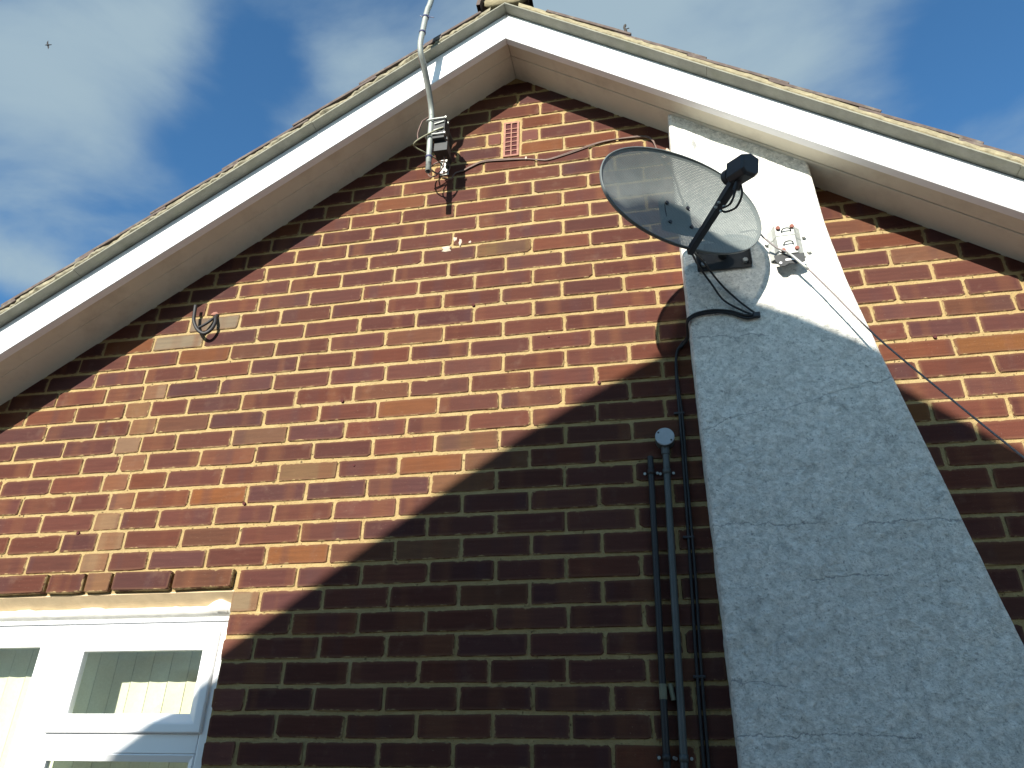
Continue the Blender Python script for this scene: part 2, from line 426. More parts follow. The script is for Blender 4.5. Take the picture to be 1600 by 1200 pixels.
def dish_material():
    """grey perforated steel: round holes on a staggered grid in the reflector's own u, v"""
    s = NT('perforated_grey_steel')
    uv = s.n('ShaderNodeUVMap', uv_map='UVMap').outputs[0]
    sep = s.n('ShaderNodeSeparateXYZ'); s.link(uv, sep.inputs[0])
    P = 0.0052
    row = s.math('DIVIDE', sep.outputs[1], P * 0.866)
    ri = s.math('FLOOR', row)
    odd = s.math('MULTIPLY', s.math('MODULO', s.math('ABSOLUTE', ri), 2.0), 0.5)
    cu = s.math('ADD', s.math('DIVIDE', sep.outputs[0], P), odd)
    fu = s.math('SUBTRACT', s.math('FRACT', cu), 0.5)
    fv = s.math('MULTIPLY', s.math('SUBTRACT', s.math('FRACT', row), 0.5), 0.866)
    dd = s.math('SQRT', s.math('ADD', s.math('MULTIPLY', fu, fu), s.math('MULTIPLY', fv, fv)))
    hole = s.math('LESS_THAN', dd, 0.145)
    p = s.pos()
    c = s.mix(s.ramp(s.noise(9, 5, 0.6, p), 0.3, 0.75), c4(0.115, 0.138, 0.138), c4(0.165, 0.185, 0.18))
    c = s.mix(s.ramp(s.noise(40, 5, 0.7, p), 0.6, 0.8, 0, 0.5), c, c4(0.07, 0.08, 0.08))
    s.out(c, 0.6, spec=0.3)
    o = s.N['Material Output']
    t = s.n('ShaderNodeBsdfTransparent')
    mx = s.n('ShaderNodeMixShader'); s.link(hole, mx.inputs[0]); s.link(s.b.outputs[0], mx.inputs[1]); s.link(t.outputs[0], mx.inputs[2])
    s.link(mx.outputs[0], o.inputs[0])
    return s.m
M['dish'] = dish_material()
M['dish_rim'] = simple('grey_rim_steel', (0.10, 0.118, 0.12), 0.6, var=0.1)

# ------------------------------------------------------------------ the house
AX, AZ = -0.083, 4.467               # apex of the soffit
ML, MR = 0.706, 0.727                # its slopes
HALF = 3.0
def zs(x): return AZ - (ML * (AX - x) if x < AX else MR * (x - AX))
XL, XR = AX - HALF, AX + HALF
OV = 0.235                           # overhang of the verge
house = empty('bungalow', (0, 0, 0))
tag(house, 'red-brown brick gable of a bungalow with white verge boards and a white roughcast chimney breast', 'house')

ground_bm = bmesh.new()
N_ = 24
gv = [[ground_bm.verts.new((-150 + 300 * i / N_, -150 + 300 * j / N_, 0)) for i in range(N_ + 1)] for j in range(N_ + 1)]
for j in range(N_):
    for i in range(N_): ground_bm.faces.new((gv[j][i], gv[j][i + 1], gv[j + 1][i + 1], gv[j + 1][i]))
tag(build('ground', ground_bm, M['ground'], origin=False), kind='structure')

# ---- wall: mortar bed with the window opening, bricks stand in it
WX0, WX1, WZ0, WZ1 = -2.66, -1.0, 1.02, 2.19
bm = bmesh.new()
F = 0.0026
def quad(pts):
    return bm.faces.new([bm.verts.new(p) for p in pts])
top = lambda x: zs(x) + 0.05
quad([(WX1, F, 0), (XR, F, 0), (XR, F, top(XR)), (AX, F, top(AX)), (WX1, F, top(WX1))])
quad([(XL, F, 0), (WX0, F, 0), (WX0, F, top(WX0)), (XL, F, top(XL))])
quad([(WX0, F, WZ1), (WX1, F, WZ1), (WX1, F, top(WX1)), (WX0, F, top(WX0))])
quad([(WX0, F, 0), (WX1, F, 0), (WX1, F, WZ0), (WX0, F, WZ0)])
D = 0.27
for (xa, za, xb, zb) in ((WX0, WZ0, WX0, WZ1), (WX0, WZ1, WX1, WZ1), (WX1, WZ1, WX1, WZ0), (WX1, WZ0, WX0, WZ0)):
    quad([(xa, F, za), (xb, F, zb), (xb, D, zb), (xa, D, za)])
# the inner face and the flanks
quad([(WX1, D, 0), (XR, D, 0), (XR, D, top(XR)), (AX, D, top(AX)), (WX1, D, top(WX1))])
quad([(XL, D, 0), (WX0, D, 0), (WX0, D, top(WX0)), (XL, D, top(XL))])
quad([(WX0, D, WZ1), (WX1, D, WZ1), (WX1, D, top(WX1)), (WX0, D, top(WX0))])
quad([(WX0, D, 0), (WX1, D, 0), (WX1, D, WZ0), (WX0, D, WZ0)])
quad([(XR, F, 0), (XR, F, top(XR)), (XR, D, top(XR)), (XR, D, 0)])
quad([(XL, F, 0), (XL, F, top(XL)), (XL, D, top(XL)), (XL, D, 0)])
bmesh.ops.remove_doubles(bm, verts=bm.verts, dist=1e-5)
wall = build('brick_wall', bm, M['mortar'], house, origin=False)
# side walls and the far gable, rear of the house
bm = bmesh.new()
box(bm, XR - D, XR, D + 0.002, 8, 0, zs(XR))
zl_ = zs(XL)
box(bm, XL, XL + D, D + 0.002, 8, 0, zl_)
prism(bm, [(XL, 0), (XR, 0), (XR, zs(XR)), (AX, AZ), (XL, zs(XL))], 8.002, 8.25)
build('rear_walls', bm, M['render'], house)

# ---- bricks
ROWS = {-16:[-0.893,-0.675,-0.446,-0.222,0.006,0.231],
-15:[-0.778,-0.557,-0.337,-0.108,0.117,0.343],
-14:[-0.893,-0.669,-0.442,-0.214,0.008,0.235,0.462],
-13:[-0.781,-0.562,-0.341,-0.123,0.108,0.338],
-12:[-0.893,-0.672,-0.451,-0.229,-0.006,0.221,0.447],
-11:[-0.778,-0.551,-0.33,-0.111,0.114,0.338],
-10:[-0.902,-0.681,-0.457,-0.23,-0.004,0.22,1.372],
-9:[-1.004,-0.782,-0.56,-0.333,-0.113,0.111,0.34],
-8:[-1.835,-1.618,-1.505,-1.348,-1.128,-0.907,-0.68,-0.451,-0.229,-0.0,0.224,1.369],
-7:[-1.94,-1.721,-1.573,-1.465,-1.241,-1.019,-0.795,-0.573,-0.347,-0.117,0.111,0.337],
-6:[-1.831,-1.611,-1.503,-1.35,-1.13,-0.907,-0.686,-0.458,-0.232,-0.006,0.22,1.373],
-5:[-1.942,-1.724,-1.572,-1.466,-1.245,-1.022,-0.797,-0.573,-0.347,-0.12,0.11,0.337,1.261],
-4:[-2.058,-1.841,-1.622,-1.511,-1.357,-1.134,-0.914,-0.69,-0.466,-0.236,-0.007,0.22,1.37],
-3:[-1.946,-1.729,-1.57,-1.459,-1.24,-1.019,-0.796,-0.569,-0.342,-0.113,0.115,0.338,1.259,1.478],
-2:[-2.055,-1.836,-1.614,-1.503,-1.355,-1.126,-0.906,-0.682,-0.452,-0.228,-0.002,0.225,0.451,1.372],
-1:[-1.94,-1.719,-1.572,-1.457,-1.236,-1.013,-0.793,-0.567,-0.34,-0.115,0.11,0.338,1.255,1.478],
0:[-1.833,-1.614,-1.504,-1.345,-1.118,-0.898,-0.669,-0.452,-0.226,-0.001,0.225,1.378],
1:[-1.721,-1.553,-1.451,-1.225,-1.003,-0.773,-0.553,-0.331,-0.107,0.119,0.344,1.252,1.473],
2:[-1.341,-1.113,-0.913,-0.688,-0.463,-0.235,-0.007,0.219,0.448,1.16,1.378,1.596],
3:[-1.439,-1.214,-1.021,-0.795,-0.568,-0.339,-0.111,0.118,0.344,1.251,1.464,1.637],
4:[-1.345,-1.112,-0.91,-0.682,-0.453,-0.226,0.002,0.232,0.458,1.16,1.381],
5:[-1.203,-1.026,-0.808,-0.579,-0.351,-0.122,0.111,0.342,1.261],
6:[-1.365,-1.135,-0.912,-0.686,-0.455,-0.228,0.0,0.231,0.459,1.162],
7:[-1.238,-1.01,-0.786,-0.562,-0.337,-0.108,0.118,0.349],
8:[-1.13,-0.907,-0.677,-0.45,-0.228,-0.004,0.224,1.147],
9:[-1.008,-0.779,-0.554,-0.328,-0.103,0.12,0.344],
10:[-0.904,-0.678,-0.45,-0.229,-0.001,0.226],
11:[-0.784,-0.557,-0.327,-0.106,0.12],
12:[-0.682,-0.459,-0.231,-0.002,0.225],
13:[-0.567,-0.11,0.114],
14:[-0.214,0.012,0.239],
15:[-0.332,0.13,0.352],
16:[-0.205,0.025,0.253],
17:[0.128],
18:[0.028],
19:[-0.072]}
P0 = 0.2247
palette = [((0.118, 0.050, 0.041), 6), ((0.105, 0.047, 0.043), 5), ((0.135, 0.056, 0.042), 4), ((0.150, 0.058, 0.040), 2),
           ((0.092, 0.046, 0.047), 3), ((0.128, 0.060, 0.050), 3), ((0.175, 0.068, 0.038), 1.0), ((0.150, 0.076, 0.048), 1.0), ((0.205, 0.088, 0.036), 0.35)]
ppool = [c for c, w in palette for _ in range(int(w * 20))]
TAN = [(0.17, 0.106, 0.06), (0.145, 0.078, 0.041), (0.16, 0.10, 0.062), (0.135, 0.064, 0.038)]
SPOTS = [(-1.134, 2.532, (0.24, 0.085, 0.032)), (-0.79, 2.297, (0.24, 0.09, 0.035)), (-1.031, 2.755, (0.185, 0.09, 0.05)), (-0.83, 2.604, (0.21, 0.115, 0.055)),
         (-1.142, 2.673, (0.19, 0.07, 0.04)), (-0.351, 2.833, (0.215, 0.08, 0.035)), (-0.203, 2.661, (0.165, 0.08, 0.042)), (-0.32, 2.505, (0.20, 0.09, 0.045)),
         (0.10, 3.52, (0.185, 0.062, 0.035)), (-0.12, 3.48, (0.175, 0.095, 0.045)), (-0.48, 3.81, (0.19, 0.07, 0.035)), (-0.02, 2.60, (0.19, 0.085, 0.04)), (-0.60, 2.45, (0.16, 0.058, 0.042)),
         (-1.42, 3.255, (0.26, 0.19, 0.12)), (-1.53, 3.18, (0.27, 0.20, 0.125)), (1.20, 2.675, (0.21, 0.09, 0.035)), (1.60, 2.90, (0.22, 0.085, 0.03)), (1.37, 3.25, (0.18, 0.08, 0.045)),
         (-0.36, 2.30, (0.20, 0.095, 0.05)), (-1.0, 2.15, (0.27, 0.18, 0.10))]
def cells():
    out = []
    for v in range(-38, 21):
        zc = 2.9 + 0.075 * v
        known = ROWS.get(v)
        if not known:
            known = [(0.0 if v % 2 == 0 else P0 / 2) + random.uniform(-.004, .004)]
        xs = [known[0]]
        for x in known[1:]:
            gap = x - xs[-1]
            k = max(1, round(gap / P0))
            a = xs[-1]
            for i in range(1, k): xs.append(a + gap * i / k + random.uniform(-.003, .003))
            xs.append(x)
        while xs[0] > XL + 0.05: xs.insert(0, xs[0] - P0 + random.uniform(-.003, .003))
        while xs[-1] < XR - 0.05: xs.append(xs[-1] + P0 + random.uniform(-.003, .003))
        for a, b in zip(xs, xs[1:]):
            a, b = max(a, XL), min(b, XR)
            if b - a < 0.05: continue
            lo, hi = zc - 0.0325, zc + 0.0325
            mid = (a + b) / 2
            if lo > max(zs(a), zs(b)) + 0.02: continue
            # cut to the rake, out of sight above the soffit
            while b - a > 0.05 and mid > AX and hi - zs(b) > 0.10: b -= 0.004
            while b - a > 0.05 and mid < AX and hi - zs(a) > 0.10: a += 0.004
            mid = (a + b) / 2
            # the window and the course over it
            if hi > WZ0 and lo < WZ1 - 0.005:
                if a < WX1 - 0.02 and b > WX0 + 0.02:
                    if b > WX1 + 0.05: a = WX1 - 0.008
                    elif a < WX0 - 0.05: b = WX0 + 0.005
                    else: continue
            if v == -9 and mid > WX0 - 0.3 and mid < -0.95: continue
            if v == -9 and a < -1.0 < b: a = -0.995
            # air brick
            if v in (15, 16, 17) and b > -0.14 and a < -0.055:
                if a < -0.19: out.append((v, a, -0.137, zc)) if -0.137 - a > 0.05 else None
                if b > 0.0: out.append((v, -0.057, b, zc)) if b + 0.057 > 0.05 else None
                continue
            out.append((v, a, b, zc))
    # the course laid proud over the window head
    for a, b in ((-2.68, -2.46), (-2.455, -2.24), (-2.235, -2.01), (-2.005, -1.715), (-1.71, -1.566), (-1.562, -1.462), (-1.456, -1.232), (-1.226, -1.004)):
        out.append((-9.5, a, b, 2.226))
    return out
NOM = {0: 0.2150, 1: 0.1000, 2: 0.1430}
def brick_bm(L, seed):
    r = random.Random(seed)
    bm = bmesh.new()
    l, h = L / 2, 0.0325
    j = lambda a: r.uniform(-a, a)
    o = []
    cch = 0.003
    corners = [(-l, -h, 1, 0), (l, -h, 0, 1), (l, h, -1, 0), (-l, h, 0, -1)]
    for i, (x, z, dx, dz) in enumerate(corners):
        c1, c2 = cch + r.random() ** 3 * 0.012, cch + r.random() ** 3 * 0.012
        px, pz = corners[i - 1][2:]
        o.append((x - px * c1 + j(.0012), z - pz * c1 + j(.0012)))
        o.append((x + dx * c2 + j(.0012), z + dz * c2 + j(.0012)))
        if i in (0, 2) : o.append((x + dx * l * (1 + j(.4)), z + j(.0018)))
    n = len(o)
    ring = lambda ins, y: [bm.verts.new((x - math.copysign(ins, x) * min(1, abs(x) / l * 1.0), y, z - math.copysign(ins, z))) for x, z in o]
    a, b, c = ring(0.0022, -0.0015 + j(.0006)), ring(0, 0.0012), ring(0, 0.022)
    fs = [bm.faces.new(a)]
    for q, s in ((a, b), (b, c)):
        for k in range(n): fs.append(bm.faces.new((q[k], s[k], s[(k + 1) % n], q[(k + 1) % n])))
    bmesh.ops.recalc_face_normals(bm, faces=bm.faces)
    uvl = bm.loops.layers.uv.new('UVMap'); uv2 = bm.loops.layers.uv.new('HALF')
    for f in bm.faces:
        for lp in f.loops: lp[uvl].uv = (lp.vert.co.x, lp.vert.co.z); lp[uv2].uv = (l, h)
    return bm
POOL = {}
for k, L in NOM.items():
    POOL[k] = []
    for q in range(12 if k == 0 else 6):
        b_ = brick_bm(L, 100 * k + q)
        me = bpy.data.meshes.new('brick'); b_.to_mesh(me); b_.free()
        me.materials.append(M['brick'])
        POOL[k].append(me)
def colour(v, a, b, zc):
    L = b - a; mid = (a + b) / 2
    for x, z, c in SPOTS:
        if a < x < b and abs(z - zc) < 0.037: return (c[0] * .60, c[1] * .66, c[2] * .73)
    if L < 0.13 and mid < -1.2: return random.choice(TAN)
    if L < 0.13: return random.choice(TAN + ppool[:60])
    c = random.choice(ppool); k = random.uniform(0.88, 1.12) * 0.57; c = [.7 * q + .3 * w_ for q, w_ in zip(c, (0.121, 0.053, 0.043))]
    return (c[0] * k * 1.12, c[1] * k * 1.03, c[2] * k * 1.0)
def visible_px(x, z):
    d = Vector((x, 0, z)) - CAM
    zz = d.dot(fwd)
    return 800 + 1190.3 * d.dot(rgt) / zz, 600 - 1190.3 * d.dot(upv) / zz, zz
items = []
def chim_right(z): 
    pr = [(4.2, 1.03), (3.636, 1.04), (3.38, 1.05), (3.21, 1.066), (3.04, 1.09), (2.85, 1.122), (2.645, 1.17), (2.314, 1.222), (1.972, 1.288), (1.5, 1.36)]
    for (za, xa), (zb, xb) in zip(pr, pr[1:]):
        if za >= z >= zb: return xb + (xa - xb) * (z - zb) / (za - zb)
    return 1.36
for v, a, b, zc in cells():
    gap = 0.0093 + random.uniform(-.002, .002)
    a2, b2 = a + gap / 2, b - gap / 2
    if v == -9.5: a2, b2 = a + .003, b - .003
    mid = (a2 + b2) / 2
    u, w, zz = visible_px(mid, zc)
    seen = -60 < u < 1660 and -20 < w < 1250 and zc < zs(mid) + 0.01 and not (0.60 < mid and b2 < chim_right(zc) - .02)
    size = (b2 - a2) / zz ** 2 if seen else 0
    items.append((size, v, a2, b2, zc))
items.sort(key=lambda t: -t[0])
singles = items[:300]
rest = items[300:]
for size, v, a, b, zc in singles:
    L = b - a
    k = min(NOM, key=lambda q: abs(NOM[q] - L))
    o = bpy.data.objects.new('brick', random.choice(POOL[k]))
    o.scale = (L / NOM[k] * (1 if random.random() < .5 else -1), 1, random.uniform(0.965, 1.015) * (1 if random.random() < .5 else -1))
    o.location = (a + L / 2, random.uniform(-.0012, .0012) - (0.016 if v == -9.5 else 0), zc + random.uniform(-.0016, .0016))
    if v == -9.5: o.scale.y = 1.6
    o.rotation_euler = (random.uniform(-.015, .015), random.uniform(-.009, .009), random.uniform(-.008, .008))
    o.color = colour(v, a, b, zc) + (1,)
    COL.objects.link(o)
    o.parent = wall
# the others, joined
bm = bmesh.new()
tl = None
acc_v, acc_f, acc_c, acc_uv, acc_h = [], [], [], [], []
for size, v, a, b, zc in rest:
    L = b - a
    k = min(NOM, key=lambda q: abs(NOM[q] - L))
    me = random.choice(POOL[k]); sx = L / NOM[k]
    n0 = len(acc_v)
    dy = random.uniform(-.0012, .0012) - (0.016 if v == -9.5 else 0)
    col = colour(v, a, b, zc)
    for p in me.vertices: acc_v.append((a + L / 2 + p.co.x * sx, p.co.y + dy, zc + p.co.z))
    for f in me.polygons:
        acc_f.append([n0 + i for i in f.vertices])
        for li in f.loop_indices:
            acc_uv.append(tuple(me.uv_layers['UVMap'].data[li].uv)); acc_h.append(tuple(me.uv_layers['HALF'].data[li].uv)); acc_c.append(col)
me = bpy.data.meshes.new('bricks'); me.from_pydata(acc_v, [], acc_f)
uvd = me.uv_layers.new(name='UVMap'); uvh = me.uv_layers.new(name='HALF'); ca = me.color_attributes.new('tint', 'FLOAT_COLOR', 'CORNER')
uvd, uvh, ca = me.uv_layers['UVMap'], me.uv_layers['HALF'], me.color_attributes['tint']
for i, (t, c) in enumerate(zip(acc_uv, acc_c)):
    uvd.data[i].uv = t; uvh.data[i].uv = acc_h[i]; ca.data[i].color = (c[0], c[1], c[2], 1)
o = link('bricks', me, M['brick_joined'], wall); o['kind'] = 'stuff'

# ---- air brick
bm = bmesh.new()
x0, x1, z0, z1 = -0.131, -0.063, 3.988, 4.190
box(bm, x0, x0 + .009, -.004, .03, z0, z1); box(bm, x1 - .009, x1, -.004, .03, z0, z1)
box(bm, x0 + .009, x1 - .009, -.004, .03, z0, z0 + .009); box(bm, x0 + .009, x1 - .009, -.004, .03, z1 - .009, z1)
xm = (x0 + x1) / 2
box(bm, xm - .0025, xm + .0025, -.0035, .03, z0 + .009, z1 - .009)
for k in range(1, 7):
    zz = z0 + .009 + (z1 - z0 - .024) * k / 7
    box(bm, x0 + .009, xm - .0025, -.003, .03, zz - .0024, zz + .0024)
    box(bm, xm + .0025, x1 - .009, -.003, .03, zz - .0024, zz + .0024)
ab = build('air_brick', bm, M['terracotta'], house)
bm = bmesh.new(); box(bm, x0 + .0085, x1 - .0085, .0008, .0022, z0 + .0085, z1 - .0085)
build('vent_shade_panel', bm, M['dark'], ab)  # no real hollow: a dark panel stands in for shade behind the bars

# ---- small marks left in the wall: dark discs in place of shaded holes, and dabs of filler
for x, z, r in ((-1.024, 2.49, .006), (-.708, 2.87, .006), (-.228, 3.242, .006), (.235, 2.866, .006), (-1.66, 2.41, .006), (.06, 3.07, .004), (1.12, 2.98, .007), (1.33, 2.94, .006), (-.63, 2.61, .004)):
    bm = bmesh.new(); cyl(bm, (x, -.0045, z), (x, .01, z), r, 10)
    build('hole_shade_disc', bm, M['dark'], wall)  # proud dark disc, its colour stands in for a hole's shade
for x, z, w_, h_ in ((-.319, 3.572, .009, .012), (-.296, 3.553, .007, .018), (-.352, 3.527, .02, .017), (-.255, 3.55, .006, .006), (.548, 3.90, .016, .02), (.53, 3.875, .02, .012)):
    bm = bmesh.new()
    bmesh.ops.create_icosphere(bm, subdivisions=2, radius=1)
    for p in bm.verts:
        k = 1 + .3 * math.sin(7 * p.co.x + 5 * p.co.z + x * 40)
        p.co = Vector((x + p.co.x * w_ * k, -.0008 + p.co.y * .0022, z + p.co.z * h_ * k))
    build('filler_dab', bm, M['dab'], wall, True)

# ---- chimney breast
CY = -0.105
right = [(4.30, 1.025), (3.636, 1.040), (3.50, 1.0445), (3.38, 1.050), (3.30, 1.057), (3.21, 1.067), (3.12, 1.079), (3.04, 1.092), (2.95, 1.107), (2.85, 1.124), (2.75, 1.143), (2.645, 1.164), (2.5, 1.192), (2.314, 1.225), (2.14, 1.257), (1.972, 1.288), (1.75, 1.33), (1.5, 1.372), (1.2, 1.40), (0.9, 1.41), (0.0, 1.41)]
def chr_(z):
    for (za, xa), (zb, xb) in zip(right, right[1:]):
        if za >= z >= zb: return xb + (xa - xb) * (z - zb) / (za - zb)
    return right[0][1]
bm = bmesh.new()
NZ, NX = 420, 100
rs = random.Random(5)
from mathutils import noise as mn
grid = []
for i in range(NZ + 1):
    z = 4.2 * i / NZ
    xl, xr = 0.5575 + 0.004 * math.sin(z * 1.7), chr_(z)
    row = []
    prof = [(xl, 0.004), (xl, CY * .5), (xl, CY + .012), (xl + .0035, CY + .0035), (xl + .012, CY)]
    prof += [(xl + (xr - xl) * k / NX, CY) for k in range(3, NX - 2)]
    prof += [(xr - .012, CY), (xr - .0035, CY + .0035), (xr, CY + .012), (xr, CY * .5), (xr, 0.004)]
    for x, y in prof:
        rg_ = min(1.0, max(0.2, (3.2 - z) / .8))
        e = mn.fractal(Vector((x * 9, y * 9, z * 9)), 1.0, 2.0, 3) * .0035
        f = mn.fractal(Vector((x * 34, y * 34, z * 30 + 9)), 0.8, 2.0, 3) * .0042 * rg_
        if y < CY + .02: row.append(bm.verts.new((x + f * .35, y + e + f, z)))
        else: row.append(bm.verts.new((x + e * .5 + f * .35, y, z)))
    grid.append(row)
for q, s in zip(grid, grid[1:]):
    for k in range(len(q) - 1): bm.faces.new((q[k], q[k + 1], s[k + 1], s[k]))
bm.faces.new(grid[-1])
# cut the top to the slope of the roof
for row in grid:
    for p in row:
        lim = zs(p.co.x) + 0.03
        if p.co.z > lim: p.co.z = lim
build('chimney_breast', bm, M['chimney'], house, True, origin=False)

# ---- soffit boards, barge boards, undercloak, bedding mortar, tiles
def slope(side, s, y, hn, base=AZ):
    """s metres down the slope from the apex, hn above the soffit plane"""
    m = ML if side < 0 else MR
    L = math.hypot(1, m)
    t = Vector((side / L, 0, -m / L)); n = Vector((side * m / L, 0, 1 / L))
    return Vector((AX, y, base)) + t * s + n * hn
SL = {-1: 3.25 * math.hypot(1, ML), 1: 3.25 * math.hypot(1, MR)}
def slab(bm, side, s0, s1, y0, y1, h0, h1, mitre=True):
    """a board lying on the slope; at s0 = 0 it meets its twin on the apex line"""
    vs = []
    m = ML if side < 0 else MR
    for hn in (h0, h1):
        for y in (y0, y1):
            for s in (s0, s1):
                p = slope(side, s, y, hn)
                if s == 0 and mitre: p = slope(side, -hn * m, y, hn); p.x = AX + side * .0006
                vs.append(bm.verts.new(p))
    for f in ((0, 1, 3, 2), (4, 6, 7, 5), (0, 4, 5, 1), (2, 3, 7, 6), (0, 2, 6, 4), (1, 5, 7, 3)):
        bm.faces.new([vs[i] for i in f])
TOPH = (4.597 - AZ)
for side in (-1, 1):
    m = ML if side < 0 else MR
    cosn = 1 / math.hypot(1, m)
    hb, ht = -0.027 * cosn, TOPH * cosn
    bm = bmesh.new(); slab(bm, side, 0, SL[side], -OV, -OV + .018, hb, ht)
    build('barge_board', bm, M['upvc'], house, bevel=.003)
    bm = bmesh.new(); slab(bm, side, 0, SL[side], -OV + .018, -OV + .034, hb + .002, .004)
    build('soffit_trim', bm, M['upvc'], house)
    bm = bmesh.new(); slab(bm, side, 0, SL[side], -OV + .034, -.121 if side > 0 else -.1184, .002, .011)
    build('soffit_board', bm, M['soffit'], house, bevel=.0025)
    bm = bmesh.new(); slab(bm, side, 0, SL[side], -.118, .0035, .002, .011)
    build('soffit_board', bm, M['soffit'], house, bevel=.0025)
    # undercloak: thin slates end to end
    s = 0.0; k = 0
    while s < SL[side] - .01:
        e = min(SL[side], s + 0.9 + 0.3 * ((k * 37) % 10) / 10)
        bm = bmesh.new(); slab(bm, side, s + (.0015 if k else 0), e, -.285 + random.uniform(-.002, .002), .05, ht + .001, ht + .0065)
        build('undercloak_slate', bm, M['undercloak'], house)
        s = e; k += 1
    # bedding mortar, squeezed out and lumpy
    bm = bmesh.new()
    NS = int(SL[side] / .012)
    rings = []
    for i in range(NS + 1):
        s = SL[side] * i / NS
        lump = mn.fractal(Vector((s * 9, side * 3, 1)), 1.0, 2.0, 4)
        fine = mn.noise(Vector((s * 45, side * 7, 2)))
        rough = 1.0 if side < 0 or s > 1.95 else 0.35
        yo = -.279 + (lump * .012 + fine * .008) * rough
        hh = ht + .043 + (lump * .010 + fine * .005) * rough
        pr = [(-.12, ht + .0065), (yo + .004, ht + .0062), (yo - .004 + fine * .003 * rough, ht + .016), (yo, ht + .026 + fine * .003 * rough), (yo + .006, hh), (-.12, hh)]
        rings.append([bm.verts.new(slope(side, s - (h - ht) * .7 * (1 if i == 0 else 0), y, h)) for y, h in pr])
    for q, t in zip(rings, rings[1:]):
        for j in range(len(q)): bm.faces.new((q[j], q[(j + 1) % len(q)], t[(j + 1) % len(q)], t[j]))
    bm.faces.new(rings[0]); bm.faces.new(rings[-1])
    build('verge_mortar', bm, M['verge' if side > 0 else 'verge_old'], house, False)
    # the roof slope and its verge tiles
    bm = bmesh.new(); slab(bm, side, 0, SL[side], .0, 8.3, ht + .008, ht + .026)
    roof = build('roof_slope', bm, M['tile'], house)
    G = 0.337
    offs = {-1: 0.305, 1: 0.20}[side]
    j = 0
    while True:
        tail = offs + G * (j + (1 if side > 0 else 0.0)) + random.uniform(-.008, .008)
        if side > 0: tail = offs + G * (j + 0.98)
        head = tail - 0.41
        if tail > SL[side] + .2: break
        head = max(head, 0.02)
        for col in range(3):
            y0 = -.277 + random.uniform(-.006, .004) if col == 0 else -.277 + .3 * col
            bm = bmesh.new()
            hd, tl_ = ht + .033 + random.uniform(0, .002), ht + .049 + random.uniform(-.002, .004)
            NSEG = 5
            lo, hi = [], []
            for k in range(NSEG + 1):
                s = head + (tail - head) * k / NSEG
                h = hd + (tl_ - hd) * (s - (tail - .41)) / .41
                ht2 = .013 if k < NSEG else .011
                lo.append([bm.verts.new(slope(side, s, y, h)) for y in (y0, y0 + .299)])
                hi.append([bm.verts.new(slope(side, s, y, h + ht2)) for y in (y0, y0 + .299)])
            for k in range(NSEG):
                bm.faces.new((lo[k][0], lo[k][1], lo[k + 1][1], lo[k + 1][0])); bm.faces.new((hi[k][0], hi[k + 1][0], hi[k + 1][1], hi[k][1]))
                for e in (0, 1): bm.faces.new((lo[k][e], lo[k + 1][e], hi[k + 1][e], hi[k][e]))
            for k in (0, NSEG): bm.faces.new((lo[k][0], lo[k][1], hi[k][1], hi[k][0]))
            build('roof_tile', bm, M['tile'], roof, bevel=.002)
        j += 1
# ridge tiles: half rounds with a mortared end
ridge_z = AZ + TOPH + .012
for k in range(12):
    bm = bmesh.new()
    y0 = -.292 + .45 * k
    r0, r1 = .122, .106
    a_, b_ = [], []
    for i in range(15):
        an = math.pi * i / 14
        for y, L_ in ((y0, a_), (y0 + .445, b_)):
            L_.append((bm.verts.new((AX + r0 * math.cos(an), y, ridge_z + r0 * math.sin(an) * .92)), bm.verts.new((AX + r1 * math.cos(an), y, ridge_z + r1 * math.sin(an) * .92))))
    for i in range(14):
        bm.faces.new((a_[i][0], a_[i + 1][0], b_[i + 1][0], b_[i][0])); bm.faces.new((a_[i][1], b_[i][1], b_[i + 1][1], a_[i + 1][1]))
        bm.faces.new((a_[i][0], a_[i][1], a_[i + 1][1], a_[i + 1][0])); bm.faces.new((b_[i][0], b_[i + 1][0], b_[i + 1][1], b_[i][1]))
    build('ridge_tile', bm, M['tile'], house, angle=30)
bm = bmesh.new()
bmesh.ops.create_uvsphere(bm, u_segments=28, v_segments=16, radius=1)
for p in bm.verts:
    k = 1 + .07 * mn.noise(p.co * 4) + .03 * mn.noise(p.co * 11)
    p.co = Vector((AX + p.co.x * .105 * k, -.262 + p.co.y * .028 * k, max(ridge_z + .004, ridge_z + .050 + p.co.z * .052 * k)))
build('ridge_mortar', bm, M['verge'], house, True)

# ---- window
win = empty('window', (-1.83, .06, 1.02), house)
def ring_frame(bm, x0, x1, z0, z1, prof):
    """mitred frame: prof is (inset, y) from the outside in"""
    loops = []
    for ins, y in prof:
        loops.append([bm.verts.new(p) for p in ((x0 + ins, y, z0 + ins), (x1 - ins, y, z0 + ins), (x1 - ins, y, z1 - ins), (x0 + ins, y, z1 - ins))])
    for q, s in zip(loops, loops[1:] + loops[:1]):
        for k in range(4): bm.faces.new((q[k], q[(k + 1) % 4], s[(k + 1) % 4], s[k]))
FX0, FX1, FZ0, FZ1 = WX0 + .002, WX1 - .002, 1.03, 2.112
bm = bmesh.new()
ring_frame(bm, FX0, FX1, FZ0, FZ1, [(0, .115), (0, .052), (.018, .052), (.020, .056), (.056, .056), (.060, .060), (.062, .115)])
box(bm, FX0, FX1, .0425, .0518, 2.099, 2.1118)
MZ0, MZ1 = FZ0 + .061, FZ1 - .061
box(bm, -1.712, -1.6126, .0565, .115, MZ0, MZ1)
box(bm, -1.6120, FX1 - .0605, .058, .115, 1.700, 1.7565)
box(bm, FX0 + .0605, -1.7125, .058, .115, 1.30, 1.36)
fr = build('window_frame', bm, M['frame'], win, bevel=.003)
